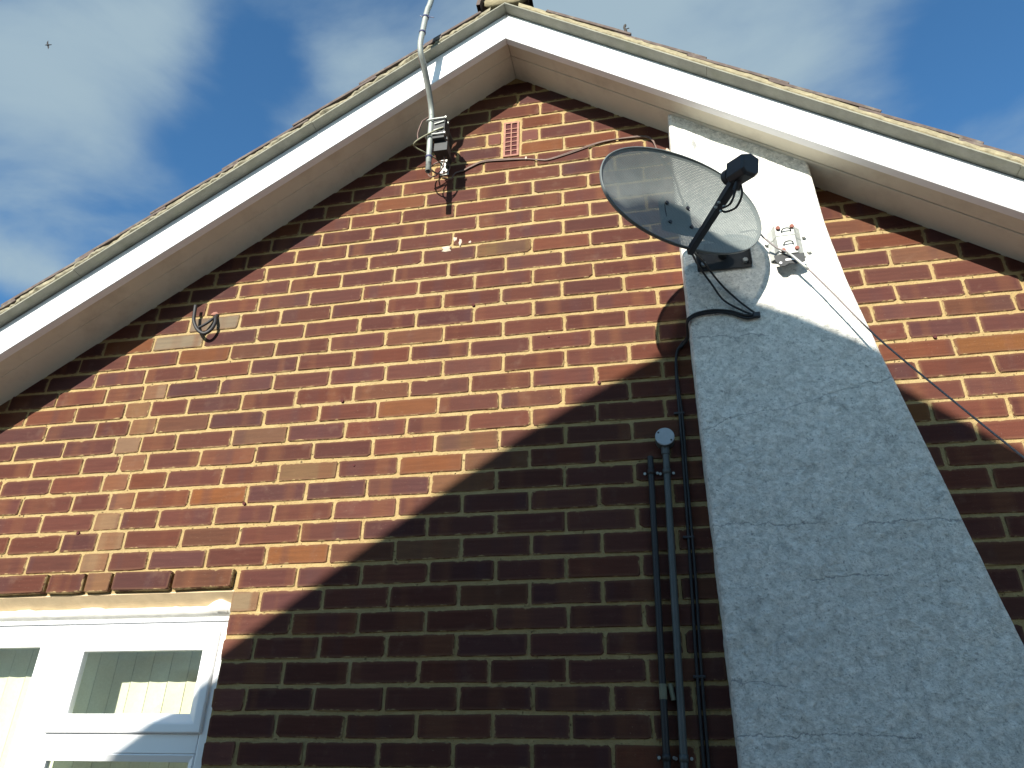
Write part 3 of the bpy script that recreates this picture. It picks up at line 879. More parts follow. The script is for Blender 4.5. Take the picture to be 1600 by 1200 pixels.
SP = [(0, .0575), (0, .048), (.004, .0435), (.026, .0435), (.032, .0455), (.058, .062), (.058, .085), (0, .085)]
bm = bmesh.new(); ring_frame(bm, -1.612, -1.052, 1.757, 2.068, [(a * (1.12 if False else 1), b) for a, b in SP])
build('opening_sash', bm, M['frame'], win, bevel=.0015)
# bead round the fixed panes
for n_, (x0, x1, z0, z1) in enumerate(((-2.598, -1.7135, 1.361, 2.0505), (-1.6120, -1.063, 1.092, 1.699), (-2.598, -1.7135, 1.092, 1.299))):
    bm = bmesh.new(); ring_frame(bm, x0, x1, z0, z1, [(0, .064), (0, .060), (.004, .058), (.022, .068), (.022, .09), (0, .09)])
    build('glazing_bead', bm, M['frame'], win)
    bm = bmesh.new(); box(bm, x0 + .02, x1 - .02, .076, .080, z0 + .02, z1 - .02)
    build('glass_pane', bm, M['glass'], win)
bm = bmesh.new(); box(bm, -1.556, -1.108, .070, .074, 1.813, 2.012)
build('glass_pane', bm, M['glass'], win)
bm = bmesh.new(); box(bm, WX0 - .05, WX1 + .05, -.03, .12, .985, 1.018)
build('window_sill', bm, M['frame'], win, bevel=.004)
# lintel underside and smeared filler along the head
bm = bmesh.new()
lv = box(bm, WX0 + .001, WX1 - .001, .0035, .052, 2.150, 2.1895)
for p in lv:
    if p.co.y < .01 and p.co.z < 2.16: p.co.z = 2.1845
build('lintel', bm, M['lintel'], win)
bm = bmesh.new()
NF = 150
rows_ = []
for i in range(NF + 1):
    x = WX0 + .003 + (WX1 - WX0 - .005) * i / NF
    n1 = mn.fractal(Vector((x * 8, 0, 4)), 1.0, 2.0, 4); n2 = mn.noise(Vector((x * 30, 3, 1)))
    zt = 2.147 + n1 * .008 + n2 * .003
    blob = math.exp(-((x + 1.062) / .035) ** 2)
    zt += blob * .024
    yo = .042 - n1 * .006 - blob * .016 + n2 * .002
    pr = [(.056, 2.1135), (.0530, 2.1135), (.0405 + n2 * .003, 2.1215 + n2 * .002), (yo - .013, 2.1305 + n1 * .006), (yo - .010, zt - .006), (yo + .004, zt), (.06, zt + .003)]
    rows_.append([bm.verts.new((x, y, z)) for y, z in pr])
for q, s in zip(rows_, rows_[1:]):
    for k in range(len(q)): bm.faces.new((q[k], q[(k + 1) % len(q)], s[(k + 1) % len(q)], s[k]))
bm.faces.new(rows_[0]); bm.faces.new(rows_[-1])
build('head_filler', bm, M['plaster'], win, True)
bm = bmesh.new(); box(bm, WX0 + .002, WX1 - .002, .0525, .26, 2.1125, 2.1895)
build('head_packing', bm, M['plaster'], win)
bm = bmesh.new(); box(bm, WX0 + .002, WX1 - .002, .116, .26, 1.0, 1.029)
build('inner_sill', bm, M['plaster'], win)
# the room behind
bm = bmesh.new()
vs = box(bm, XL + .3, .2, .2745, 3.4, 0.02, 2.4)
bm.faces.ensure_lookup_table()
front = [f for f in bm.faces if all(abs(v.co.y - .2745) < 1e-4 for v in f.verts)]
bmesh.ops.delete(bm, geom=front, context='FACES')
build('room_lining', bm, M['room'], house)

# ------------------------------------------------------------------ vertical blind behind the glass
blind = empty('vertical_blind', (-1.83, .24, 2.15))
tag(blind, 'cream vertical slat blind hanging behind the glass of the white window', 'blind')
x = -2.60; k = 0
while x < -1.03:
    bm = bmesh.new()
    nseg = 6; w = .0680; ang = R_(3)
    fr_, bk_ = [], []
    for i in range(nseg + 1):
        t = (i / nseg - .5)
        px, py = t * w, .004 * math.cos(t * math.pi) * 1.0
        X = x + px * math.cos(ang) - py * math.sin(ang); Y = .235 + px * math.sin(ang) + py * math.cos(ang)
        fr_.append([bm.verts.new((X, Y, z)) for z in (1.08, 2.13)]); bk_.append([bm.verts.new((X, Y + .0009, z)) for z in (1.08, 2.13)])
    for i in range(nseg):
        bm.faces.new((fr_[i][0], fr_[i + 1][0], fr_[i + 1][1], fr_[i][1])); bm.faces.new((bk_[i][0], bk_[i][1], bk_[i + 1][1], bk_[i + 1][0]))
    for i in (0, nseg): bm.faces.new((fr_[i][0], fr_[i][1], bk_[i][1], bk_[i][0]))
    build('blind_slat', bm, M['blind'], blind, angle=60)
    x += .0725; k += 1
bm = bmesh.new(); box(bm, WX0 + .02, WX1 - .02, .21, .25, 2.131, 2.16)
build('head_rail', bm, M['frame'], blind)

# ------------------------------------------------------------------ satellite dish
DC = Vector((.559, -.407, 3.284)); az, el = .591, -.016
dn = Vector((math.sin(az) * math.cos(el), -math.cos(az) * math.cos(el), math.sin(el)))
dh = Vector((math.cos(az), math.sin(az), 0)); dvv = dn.cross(dh)
if dvv.z < 0: dvv = -dvv
ro = .055
dh, dvv = dh * math.cos(ro) + dvv * math.sin(ro), dvv * math.cos(ro) - dh * math.sin(ro)
def dl(u, v, n): return DC + dh * u + dvv * v + dn * n
dish = empty('satellite_dish', tuple(Vector((.69, -.112, 3.25))))
tag(dish, 'grey perforated oval satellite dish with a black feed arm on the white chimney breast', 'satellite dish')
A_, B_, DEP = .301, .191, .066
bm = bmesh.new(); uvl = bm.loops.layers.uv.new('UVMap')
NR, NT_ = 22, 96
cen = bm.verts.new(dl(0, 0, -DEP)); loc = {cen: (0, 0, 1)}
rings = []
for i in range(1, NR + 1):
    rr = i / NR
    ring = []
    for k in range(NT_):
        t = 2 * math.pi * k / NT_
        # a slightly squared-off oval
        ct, st = math.cos(t), math.sin(t)
        q = (abs(ct) ** 2.12 + abs(st) ** 2.12) ** (-1 / 2.12)
        u, v = A_ * rr * ct * q, B_ * rr * st * q
        p = bm.verts.new(dl(u, v, -DEP * (1 - rr ** 2)))
        loc[p] = (u, v); ring.append(p)
    rings.append(ring)
fs = []
for k in range(NT_): fs.append(bm.faces.new((cen, rings[0][k], rings[0][(k + 1) % NT_])))
for q, s in zip(rings, rings[1:]):
    for k in range(NT_): fs.append(bm.faces.new((q[k], s[k], s[(k + 1) % NT_], q[(k + 1) % NT_])))
for f in bm.faces:
    for lp in f.loops: lp[uvl].uv = (loc[lp.vert][0] + 5, loc[lp.vert][1] + 5)
refl = build('reflector', bm, M['dish'], dish, True)
bm = bmesh.new()
rim = []
for k in range(NT_):
    t = 2 * math.pi * k / NT_
    ct, st = math.cos(t), math.sin(t); q = (abs(ct) ** 2.12 + abs(st) ** 2.12) ** (-1 / 2.12)
    rim.append(dl(A_ * ct * q, B_ * st * q, 0))
rg = []
for k, p in enumerate(rim):
    o_ = (p - DC).normalized()
    rg.append([bm.verts.new(p + o_ * (.0028 * math.cos(2 * math.pi * j / 8)) + dn * (.0028 * math.sin(2 * math.pi * j / 8))) for j in range(8)])
for k in range(NT_):
    q, s = rg[k], rg[(k + 1) % NT_]
    for j in range(8): bm.faces.new((q[j], q[(j + 1) % 8], s[(j + 1) % 8], s[j]))
build('rolled_rim', bm, M['dish_rim'], refl, True)
# skirt turned back behind the rim
bm = bmesh.new()
sk = []
for p in rim:
    o_ = (p - DC).normalized()
    sk.append([bm.verts.new(p + o_ * .0015), bm.verts.new(p + o_ * .001 - dn * .008), bm.verts.new(p - o_ * .003 - dn * .014)])
for k in range(NT_):
    q, s = sk[k], sk[(k + 1) % NT_]
    for j in range(2): bm.faces.new((q[j], q[j + 1], s[j + 1], s[j]))
sko = build('turned_back_edge', bm, M['dish_rim'], refl, True)
sko.modifiers.new('th', 'SOLIDIFY').thickness = .0012
for u, v in ((-.02, .03), (.06, .03), (-.02, -.05), (.06, -.05)):
    bm = bmesh.new(); rr2 = (u / A_) ** 2 + (v / B_) ** 2
    c0 = -DEP * (1 - rr2)
    cyl(bm, dl(u, v, c0 - .012), dl(u, v, c0 + .005), .0065, 8)
    build('bolt', bm, M['black'], refl)
# feed arm: flat channel, wider at the root
bm = bmesh.new()
path = [(-.014, -.196, .010), (.010, -.186, .010), (.07, -.166, .010), (.14, -.143, .0105), (.178, -.130, .013), (.215, -.118, .0135), (.235, -.110, .0135)]
rr_ = []
for n_, v_, w_ in path:
    hgt = .011
    rr_.append([bm.verts.new(dl(sx * w_, v_ + sz * hgt, n_)) for sx, sz in ((-1, -1), (1, -1), (1, 1), (-1, 1))])
for q, s in zip(rr_, rr_[1:]):
    for k in range(4): bm.faces.new((q[k], q[(k + 1) % 4], s[(k + 1) % 4], s[k]))
bm.faces.new(rr_[0]); bm.faces.new(rr_[-1])
arm = build('feed_arm', bm, M['black'], dish, bevel=.002)
for n_, v_ in ((.150, -.150), (.166, -.145)):
    bm = bmesh.new(); cyl(bm, dl(-.018, v_, n_), dl(-.011, v_, n_), .0035, 10)
    build('screw', bm, M['galv'], arm)
    bm = bmesh.new(); cyl(bm, dl(.0, v_ - .014, n_), dl(.0, v_ - .008, n_), .0032, 10)
    build('screw', bm, M['galv'], arm)
# LNB: hexagonal housing and a round feed cap looking back at the dish
bm = bmesh.new()
ax = (dn * 1.0 - dvv * .30).normalized(); ay = dh; azv = ax.cross(ay)
if azv.z < 0: azv = -azv
c0 = dl(0, -.097, .262)
sec = [(-.030, -.020), (-.018, -.034), (.018, -.034), (.030, -.020), (.030, .024), (.0, .034), (-.030, .024)]
lvl = [(-.036, .80), (-.028, 1.0), (.034, 1.0), (.044, .86)]
LR = [[bm.verts.new(c0 + ax * t + ay * (a * k) + azv * (b * k)) for a, b in sec] for t, k in lvl]
for q, s in zip(LR, LR[1:]):
    for k in range(len(sec)): bm.faces.new((q[k], q[(k + 1) % len(sec)], s[(k + 1) % len(sec)], s[k]))
bm.faces.new(LR[0]); bm.faces.new(LR[-1])
lnb = build('lnb', bm, M['black'], dish, bevel=.003)
bm = bmesh.new()
tube(bm, [c0 - ax * .030, c0 - ax * .040, c0 - ax * .042, c0 - ax * .062, c0 - ax * .066], .02, 24, True, [.017, .017, .024, .024, .019])
build('feed_cap', bm, M['black'], lnb, angle=40)
bm = bmesh.new()
tube(bm, [c0 - azv * .030 - ax * .01, c0 - azv * .055 - ax * .02], .011, 12)
build('lnb_neck', bm, M['black'], lnb, angle=40)
# mount: ribbed plate on the chimney, an arm out to a curved bracket behind the reflector
bm = bmesh.new()
box(bm, .60, .782, -.1135, -.109, 3.212, 3.33)
box(bm, .60, .604, -.135, -.1138, 3.218, 3.32); box(bm, .778, .782, -.135, -.1138, 3.218, 3.32)
mount = build('wall_mount', bm, M['clamp'], dish, bevel=.002)
for x, z in ((.762, 3.236), (.622, 3.236), (.762, 3.31), (.622, 3.31)):
    bm = bmesh.new(); cyl(bm, (x, -.1137, z), (x, -.126, z), .009, 6)
    build('bolt', bm, M['galv'], mount)
back = dl(0.02, 0, -DEP - .010)
bm = bmesh.new()
tube(bm, catmull([(.69, -.114, 3.27), (.68, -.20, 3.27), tuple(back - dn * .05), tuple(back)], 6), .016, 12)
build('support_arm', bm, M['clamp'], dish, angle=40)
bm = bmesh.new()
Mb = Matrix.Translation(back) @ Matrix(((dh.x, dn.x, dvv.x), (dh.y, dn.y, dvv.y), (dh.z, dn.z, dvv.z))).to_4x4()
box(bm, -.05, .05, -.02, -.012, -.06, .06, Mb); box(bm, -.05, -.045, -.012, .012, -.06, .06, Mb); box(bm, .045, .05, -.012, .012, -.06, .06, Mb)
build('back_bracket', bm, M['black'], dish, bevel=.002)
# short leads under the feed
for q in ([dl(.004, -.128, .245), dl(.008, -.165, .238), dl(.010, -.185, .205), dl(.008, -.172, .165), dl(.004, -.158, .150)],
          [dl(-.004, -.13, .235), dl(-.006, -.155, .226), dl(-.004, -.172, .198), dl(-.004, -.160, .160)]):
    bm = bmesh.new(); tube(bm, catmull([tuple(p) for p in q], 8), .0033, 8)
    build('feed_lead', bm, M['cable_black'], lnb, True)

# ------------------------------------------------------------------ dish cables: down the chimney face, round a clip, over the edge and down the wall
dc = empty('dish_cable', (.76, -.112, 3.02))
tag(dc, 'pair of thin black cables drooping from the dish and looping round the chimney edge', 'cable')
top_a = dl(.004, -.195, -.004)
bm = bmesh.new()
tube(bm, catmull([tuple(top_a), (.615, -.20, 3.185), (.668, -.122, 3.148), (.716, -.1135, 3.082), (.752, -.1135, 3.038), (.7705, -.1145, 3.0175)], 8), .0036, 8)
build('cable_strand', bm, M['cable_black'], dc, True)
bm = bmesh.new()
tube(bm, catmull([tuple(top_a + Vector((-.006, 0, 0))), (.60, -.19, 3.175), (.640, -.125, 3.145), (.672, -.1135, 3.085), (.722, -.1135, 3.040), (.766, -.1145, 3.010)], 8), .0036, 8)
build('cable_strand', bm, M['cable_black'], dc, True)
for dz, dr in ((0, .0048), (-.0085, .0044)):
    bm = bmesh.new()
    tube(bm, catmull([(.770, -.1148, 3.014 + dz), (.735, -.1148, 3.015 + dz * 1.3), (.690, -.1148, 3.036 + dz), (.640, -.1148, 3.046 + dz), (.590, -.1148, 3.042 + dz), (.560, -.1145, 3.030 + dz), (.5465, -.103, 3.018 + dz), (.5465, -.04, 2.998 + dz),
                          (.528, -.0095, 2.99 + dz), (.507, -.0075, 2.955), (.498 - dz * .3, -.0075, 2.87), (.496 - dz, -.0075, 2.70), (.492 - dz, -.0075, 2.5), (.484 - dz * 1.5, -.0075, 2.2), (.476 - dz * 1.5, -.0075, 1.95), (.470 - dz * 1.5, -.0075, 1.6), (.465 - dz * 1.5, -.0075, .6)], 7), dr, 8)
    build('cable_strand', bm, M['cable_black'], dc, True)
bm = bmesh.new(); box(bm, .758, .782, -.122, -.1085, 3.002, 3.022)
build('cable_clip', bm, M['black'], dc, bevel=.003)
for z in (2.72, 2.30, 1.9):
    bm = bmesh.new(); box(bm, .478 - (2.72 - z) * .018, .512 - (2.72 - z) * .018, -.0125, -.001, z, z + .008)
    build('cable_clip', bm, M['black'], dc, bevel=.002)

# ------------------------------------------------------------------ drop wire and its bracket
br = empty('wire_bracket', (.905, -.108, 3.29))
tag(br, 'pale galvanised anchor bracket with rusty bolts, right of the dish on the chimney', 'bracket')
bm = bmesh.new()
box(bm, .846, .962, -.1125, -.1085, 3.232, 3.362)
pl = build('back_plate', bm, M['galv'], br, bevel=.002)
bm = bmesh.new()
pts = [(.846, -.113), (.862, -.125), (.870, -.148), (.930, -.150), (.942, -.125), (.956, -.113)]
for z0, z1 in ((3.225, 3.30), (3.302, 3.352)):
    a_ = [bm.verts.new((x, y, z0)) for x, y in pts]; b_ = [bm.verts.new((x, y, z1)) for x, y in pts]
    a2 = [bm.verts.new((x, y + .003, z0)) for x, y in pts]; b2 = [bm.verts.new((x, y + .003, z1)) for x, y in pts]
    for k in range(len(pts) - 1):
        bm.faces.new((a_[k], a_[k + 1], b_[k + 1], b_[k])); bm.faces.new((a2[k], b2[k], b2[k + 1], a2[k + 1]))
        bm.faces.new((b_[k], b_[k + 1], b2[k + 1], b2[k])); bm.faces.new((a_[k], a2[k], a2[k + 1], a_[k + 1]))
    for k in (0, len(pts) - 1): bm.faces.new((a_[k], b_[k], b2[k], a2[k]))
build('bracket_body', bm, M['galv'], br, bevel=.001)
bm = bmesh.new()
o_ = [(.852, 3.224), (.950, 3.224), (.948, 3.190), (.920, 3.182), (.895, 3.186), (.880, 3.176), (.866, 3.178), (.854, 3.200)]
for k in range(1): prism(bm, o_, -.146, -.142)
build('lower_plate', bm, M['clamp'], br, bevel=.001)
bm = bmesh.new(); box(bm, .886, .915, -.1475, -.1465, 3.197, 3.204); cyl(bm, (.869, -.1478, 3.190), (.869, -.1463, 3.190), .0045, 10)
build('slot_glint', bm, M['upvc'], br)
for x, z in ((.879, 3.332), (.925, 3.334), (.884, 3.236), (.928, 3.240)):
    bm = bmesh.new(); cyl(bm, (x, -.150, z), (x, -.157, z), .0075, 6)
    build('rusty_bolt', bm, M['rust'], br)
for x, z in ((.966, 3.318), (.974, 3.252), (.842, 3.30)):
    bm = bmesh.new(); cyl(bm, (x, -.1075, z), (x, -.117, z), .0075, 10)
    build('anchor_screw', bm, M['galv'], br, bevel=.001)
for z in (3.318, 3.262):
    bm = bmesh.new()
    tube(bm, catmull([(.888, -.150, z - .002), (.893, -.158, z + .004), (.905, -.160, z + .006), (.916, -.158, z + .004), (.920, -.150, z - .002)], 5), .0022, 8)
    build('wire_hook', bm, M['clamp'], br, True)
dw = empty('drop_wire', (.90, -.16, 3.215))
tag(dw, 'thin grey telephone wire running from the chimney bracket down to the right over the bricks', 'wire')
bm = bmesh.new()
tube(bm, catmull([(.898, -.158, 3.218), (.940, -.166, 3.150), (1.00, -.172, 3.04), (1.10, -.178, 2.852), (1.24, -.19, 2.636), (1.388, -.20, 2.42), (1.60, -.215, 2.12), (1.9, -.24, 1.70), (2.1, -.26, 1.42)], 8), .0031, 8)
build('wire_strand', bm, M['cable_grey'], dw, True)
bm = bmesh.new()
tube(bm, [(.896, -.158, 3.221), (.912, -.161, 3.196), (.936, -.165, 3.156), (.946, -.167, 3.14)], .0045, 8)
build('wire_grip', bm, M['galv'], dw, True)
bm = bmesh.new()
tube(bm, catmull([(.76, -.118, 3.36), (.805, -.150, 3.335), (.83, -.156, 3.292), (.862, -.158, 3.247), (.884, -.160, 3.228), (.897, -.159, 3.219)], 8), .0031, 8)
build('wire_strand', bm, M['cable_grey'], dw, True)

# ------------------------------------------------------------------ aerial mast
mast = empty('aerial_mast', (-.39, -.004, 4.0))
tag(mast, 'cranked grey aerial pole clamped below the left eaves, rising past the roof edge', 'aerial mast')
bm = bmesh.new()
mp_ = [(-.395, -.175, 3.786), (-.400, -.175, 3.95), (-.402, -.175, 4.09)]
mp2 = catmull([(-.402, -.175, 4.09), (-.4025, -.195, 4.135), (-.402, -.255, 4.190), (-.403, -.315, 4.232), (-.408, -.352, 4.262), (-.408, -.371, 4.305), (-.4035, -.374, 4.36), (-.393, -.374, 4.50), (-.378, -.374, 4.585), (-.33, -.374, 5.0), (-.25, -.374, 5.8)], 8)
pth = [Vector(p) for p in mp_[:-1]] + mp2
tube(bm, pth, .0118, 16, False)
bm2 = pth
pole = build('pole', bm, M['alu'], mast, True)
pole.modifiers.new('wall', 'SOLIDIFY').thickness = .0018
bm = bmesh.new(); cyl(bm, (-.396, -.175, 3.81), (-.396, -.175, 3.83), .0118, 14)
build('pole_plug', bm, M['black'], pole)
for z, kx in ((3.862, None), (4.365, 1), (4.46, 2)):
    c_ = min(pth, key=lambda p: abs(p.z - z) + (0 if kx is None or p.y < -.3 else 5))
    # point on the axis at that height
    for a, b in zip(pth, pth[1:]):
        if a.z <= z <= b.z:
            c_ = a + (b - a) * ((z - a.z) / (b.z - a.z)); dd_ = (b - a).normalized(); break
    bm = bmesh.new(); tube(bm, [c_ - dd_ * .004, c_ + dd_ * .004], .0142, 16)
    if kx == 2:
        tube(bm, [c_ + Vector((.012, -.006, -.003)), c_ + Vector((.026, -.008, -.014)), c_ + Vector((.040, -.008, -.020))], .002, 6)
        tube(bm, [c_ + Vector((-.012, -.006, 0)), c_ + Vector((-.022, -.008, .006))], .002, 6)
    build('tape_band', bm, M['tape'], pole)
# wall bracket: a drilled plate, two arms and the cast clamp
bm = bmesh.new(); box(bm, -.405, -.365, -.008, -.003, 3.925, 4.105)
wp = build('wall_plate', bm, M['galv'], mast, bevel=.002)
for z in (3.94, 4.02, 4.09):
    bm = bmesh.new(); cyl(bm, (-.385, -.0082, z), (-.385, -.013, z), .0065, 6)
    build('bolt', bm, M['clamp'], wp)
for z in (3.965, 4.065):
    bm = bmesh.new()
    tube(bm, [(-.372, -.0085, z), (-.350, -.05, z + .004), (-.352, -.115, z + .006), (-.366, -.150, z + .006)], .010, 10)
    build('bracket_arm', bm, M['clamp'], mast, angle=50)
bm = bmesh.new(); box(bm, -.388, -.338, -.186, -.118, 3.955, 4.075); box(bm, -.384, -.328, -.165, -.11, 3.905, 3.953)
for z in (3.985, 4.045): box(bm, -.386, -.3365, -.1885, -.1865, z - .006, z + .006)
clampo = build('mast_clamp', bm, M['clamp'], mast, bevel=.003)
for z in (3.972, 4.06):
    bm = bmesh.new()
    tube(bm, catmull([(-.340, -.160, z), (-.385, -.160, z), (-.412, -.162, z), (-.418, -.175, z), (-.412, -.190, z), (-.385, -.192, z), (-.334, -.192, z)], 5), .0032, 8)
    build('u_bolt', bm, M['galv'], mast, True)
    bm = bmesh.new(); cyl(bm, (-.337, -.192, z), (-.331, -.192, z), .0065, 6); cyl(bm, (-.337, -.160, z), (-.331, -.160, z), .0065, 6)
    build('nut', bm, M['galv'], clampo)
for z in (4.035, 4.0):
    bm = bmesh.new(); tube(bm, [(-.382, -.1905, z - .004), (-.342, -.1905, z + .006)], .003, 6)
    build('clamp_rib', bm, M['alu'], clampo)
# ------------------------------------------------------------------ coax: down the mast, coiled at the bracket and along the wall to the dish
cx = empty('aerial_cable', (-.36, -.02, 3.92))
tag(cx, 'thin brown cable looped below the aerial pole and clipped along beneath the air brick', 'cable')
follow = [p + Vector((-.0125, .009, 0)) for p in pth if 4.10 < p.z < 5.7]
bm = bmesh.new()
tube(bm, catmull([(-.446, -.19, 3.955), (-.452, -.185, 4.0), (-.440, -.18, 4.07)], 6) + follow, .0031, 8)
build('cable_run', bm, M['cable_brown'], cx, True)
bm = bmesh.new()
tube(bm, catmull([(-.342, -.19, 4.005), (-.375, -.197, 3.985), (-.430, -.197, 3.955), (-.460, -.19, 3.938), (-.462, -.17, 3.935), (-.43, -.14, 3.93), (-.395, -.10, 3.93), (-.37, -.06, 3.915)], 8), .0033, 8)
build('cable_run', bm, M['label'], cx, True)
bm = bmesh.new()
coil = []
for k in range(60):
    t = k / 60 * 2.2 * 2 * math.pi
    coil.append((-.385 + .042 * math.cos(t) + .010 * math.sin(t * .45), -.10 - .045 * math.sin(t * .5 + .6), 3.895 + .055 * math.sin(t) + .006 * math.cos(t * .7)))
tube(bm, coil, .0032, 8)
build('cable_coil', bm, M['cable_brown'], cx, True)
run = [(-.375, -.055, 3.86), (-.345, -.03, 3.875), (-.335, -.0085, 3.925), (-.300, -.0065, 3.938), (-.27, -.0065, 3.955), (-.215, -.0065, 3.977), (-.118, -.0075, 3.970), (-.03, -.0065, 3.957), (.03, -.0065, 3.940), (.073, -.0065, 3.936), (.181, -.0065, 3.963), (.288, -.0065, 3.995), (.407, -.0065, 4.003), (.466, -.007, 3.997), (.495, -.012, 3.966), (.511, -.02, 3.898), (.54, -.10, 3.80), (.56, -.13, 3.62), (.60, -.122, 3.40)]
for dz in (0, .0065):
    bm = bmesh.new(); tube(bm, catmull([(a, b, c + dz * math.sin(a * 9)) for a, b, c in run], 8), .003, 8)
    build('cable_run', bm, M['cable_brown'], cx, True)
for x, z in ((-.03, 3.958),):
    bm = bmesh.new(); box(bm, x - .004, x + .004, -.0115, -.001, z - .006, z + .008)
    build('cable_clip', bm, M['dab'], cx, bevel=.001)

# ------------------------------------------------------------------ conduits left of the chimney
def conduit(name, label, x_top, z_top, x_bot, z_bot, r, mat, saddles, saddle_mat, yy):
    e = empty(name, (x_bot, yy, 0.0)); tag(e, label, 'conduit')
    at = lambda z: x_bot + (x_top - x_bot) * (z - z_bot) / (z_top - z_bot)
    bm = bmesh.new(); tube(bm, [(at(z), yy, z) for z in (0.02, 1.0, 2.0, z_top)], r, 16)
    build('pipe', bm, mat, e, angle=50)
    for z in saddles:
        bm = bmesh.new(); x_ = at(z); w_ = .009
        arc = [(x_ - r - .016, -.0015), (x_ - r - .0018, -.0015)] + [(x_ + (r + .0018) * math.cos(a), yy - (r + .0018) * math.sin(a)) for a in [math.pi * (1 - k / 8) for k in range(9)]] + [(x_ + r + .0018, -.0015), (x_ + r + .016, -.0015)]
        a_ = [bm.verts.new((p, q, z - w_)) for p, q in arc]; b_ = [bm.verts.new((p, q, z + w_)) for p, q in arc]
        for k in range(len(arc) - 1): bm.faces.new((a_[k], a_[k + 1], b_[k + 1], b_[k]))
        s = build('saddle', bm, saddle_mat, e, angle=40)
        s.modifiers.new('th', 'SOLIDIFY').thickness = .0016
        for sgn in (-1, 1):
            bm = bmesh.new(); cyl(bm, (x_ + sgn * (r + .010), -.0022, z), (x_ + sgn * (r + .010), -.0055, z), .0045, 10)
            build('screw', bm, M['galv'], s)
    return e, at
e1, at1 = conduit('conduit', 'grey vertical conduit topped by a round box on the shaded bricks', .441, 2.60, .4196, 1.69, .0106, M['conduit'], (2.516, 1.698), M['conduit'], -.020)
bm = bmesh.new(); cyl(bm, (.4415, -.002, 2.628), (.4415, -.040, 2.628), .0305, 32)
bx_ = build('junction_box', bm, M['conduit'], e1, angle=40, bevel=.002)
bm = bmesh.new(); tube(bm, [(.4415, -.0402, 2.628), (.4415, -.0435, 2.628), (.4415, -.0450, 2.628)], .03, 32, True, [.0305, .0305, .0285])
build('lid', bm, M['jbox'], bx_, angle=30)
for sgn in (-1, 1):
    bm = bmesh.new(); cyl(bm, (.4415 + sgn * .0195, -.0452, 2.628 - sgn * .014), (.4415 + sgn * .0195, -.0462, 2.628 - sgn * .014), .0032, 10)
    build('screw', bm, M['black'], bx_)
bm = bmesh.new(); tube(bm, [(.4405, -.020, 2.605), (.440, -.020, 2.575)], .0132, 16)
build('spout', bm, M['conduit'], bx_, angle=40)
e2, at2 = conduit('conduit', 'thin black vertical conduit with bright clips just left of the grey one', .3905, 2.572, .3745, 1.70, .0098, M['conduit_dark'], (2.519, 1.70), M['conduit_dark'], -.016)
bm = bmesh.new(); tube(bm, [(at2(1.845), -.016, 1.845), (at2(1.885), -.016, 1.885)], .0108, 14)
tube(bm, [(at2(1.845) + .028, -.012, 1.843), (at2(1.885) + .020, -.012, 1.886)], .007, 10)
build('pale_sleeve', bm, M['label'], e2, angle=40)

# ------------------------------------------------------------------ stub of black cable left of the gable
st = empty('cable_stub', (-1.318, -.004, 3.312))
tag(st, 'short black cable end curling out of a hole in the bricks near the left eaves', 'cable')
bm = bmesh.new()
tube(bm, catmull([(-1.314, .004, 3.322), (-1.305, -.014, 3.290), (-1.297, -.022, 3.262), (-1.302, -.030, 3.226), (-1.325, -.035, 3.207), (-1.356, -.038, 3.226), (-1.383, -.038, 3.269), (-1.391, -.036, 3.308), (-1.396, -.035, 3.350)], 8), .0072, 10)
build('cable_strand', bm, M['cable_black'], st, True)
bm = bmesh.new()
tube(bm, catmull([(-1.316, .004, 3.318), (-1.322, -.012, 3.288), (-1.338, -.022, 3.262), (-1.360, -.034, 3.236)], 8), .0055, 8)
build('cable_strand', bm, M['cable_black'], st, True)
bm = bmesh.new()
bmesh.ops.create_icosphere(bm, subdivisions=2, radius=1)
for p in bm.verts: p.co = Vector((-1.322 + p.co.x * .017 * (1 + .3 * math.sin(9 * p.co.z)), -.002 + p.co.y * .005, 3.322 + p.co.z * .009))
build('hole_patch', bm, M['terracotta'], st, True)

# ------------------------------------------------------------------ tuft standing on the right verge
bm = bmesh.new()
b0 = slope(1, .50, -.27, TOPH / math.hypot(1, MR) + .060)
tube(bm, [b0 + Vector((0, 0, -.004)), b0 + Vector((.002, 0, .012)), b0 + Vector((-.003, -.002, .030)), b0 + Vector((.001, 0, .044)), b0 + Vector((.004, 0, .052))], .006, 7, True, [.008, .006, .0045, .006, .002])
tube(bm, [b0 + Vector((.001, 0, .022)), b0 + Vector((.012, -.003, .020)), b0 + Vector((.016, -.003, .022))], .002, 5)
tag(build('moss_tuft', bm, M['moss'], None, True), 'small dark tuft sticking up from the verge tiles right of the ridge', 'tuft')

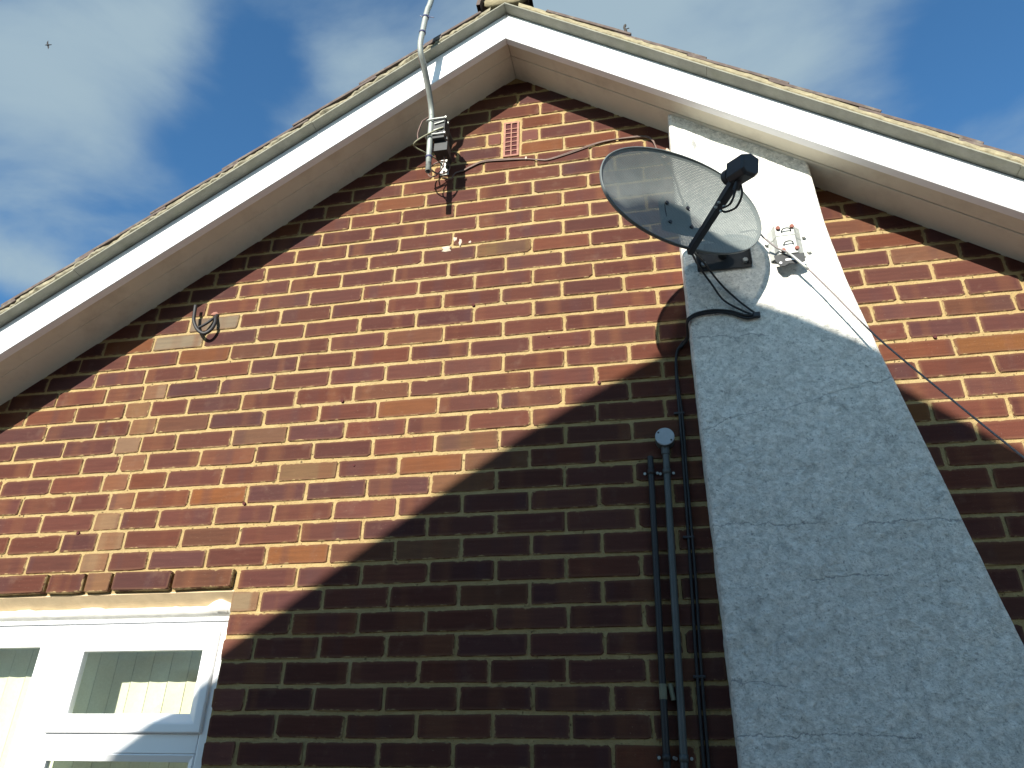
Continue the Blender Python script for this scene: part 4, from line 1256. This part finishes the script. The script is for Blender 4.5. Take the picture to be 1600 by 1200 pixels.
# ------------------------------------------------------------------ a bird far up
bd = Vector((-.591, .427, .685)); bp_ = CAM + bd * 60
wdir = (rgt * .28 - upv * .96).normalized()
bm = bmesh.new()
fw_ = bd.cross(wdir).normalized()
def wing(sgn, bend):
    a = bp_ + wdir * sgn * .05
    tip = bp_ + wdir * sgn * .30 + fw_ * bend
    mid_ = bp_ + wdir * sgn * .17 + fw_ * (bend * .2)
    c = [a + fw_ * .05, mid_ + fw_ * .04, tip, mid_ - fw_ * .05, a - fw_ * .05]
    up_ = bd * -.012
    t_ = [bm.verts.new(p + up_) for p in c]; l_ = [bm.verts.new(p - up_) for p in c]
    bm.faces.new(t_); bm.faces.new(l_[::-1])
    for k in range(5): bm.faces.new((t_[k], l_[k], l_[(k + 1) % 5], t_[(k + 1) % 5]))
wing(1, .06); wing(-1, -.10)
tube(bm, [bp_ + fw_ * .16, bp_ + fw_ * .12, bp_, bp_ - fw_ * .12, bp_ - fw_ * .22], .04, 8, True, [.008, .028, .05, .03, .02])
tag(build('bird', bm, M['feather'], None), 'tiny dark bird flying high in the cloudy sky at the upper left', 'bird')

# ------------------------------------------------------------------ the neighbouring bungalow behind the camera; its gable throws the big shadow
DN = 3.6
nb = empty('neighbour_house', (-.234, -DN - 4, 0))
tag(nb, 'neighbouring bungalow across the passage whose gable shades the lower wall and chimney', 'house')
shadow = [(-2.9, .62), (-1.02, 1.975), (-.285, 2.514), (-.068, 2.662), (.153, 2.795), (.424, 2.946), (.485, 2.985), (.505, 3.055), (.545, 3.130), (.60, 3.170), (.645, 3.170), (.695, 3.130), (.74, 3.080), (.80, 3.029), (.95, 2.945), (1.148, 2.807), (1.478, 2.521), (3.0, 1.38)]
prof = [(x - .24 * DN, z + .44 * DN) for x, z in shadow]
up_pts = prof
lo_pts = [(x, z - .16) for x, z in prof]
bm = bmesh.new(); prism(bm, up_pts + lo_pts[::-1], -DN - 8, -DN)
build('roof', bm, M['tile'], nb)
bm = bmesh.new()
wl = [(x, z - .162) for x, z in prof]
prism(bm, [(wl[0][0] + .25, 0)] + [(wl[0][0] + .25, wl[0][1] + .18)] + wl[1:-1] + [(wl[-1][0] - .25, wl[-1][1] + .18), (wl[-1][0] - .25, 0)], -DN - 7.8, -DN - .235)
build('gable_wall', bm, M['brick_far'], nb)
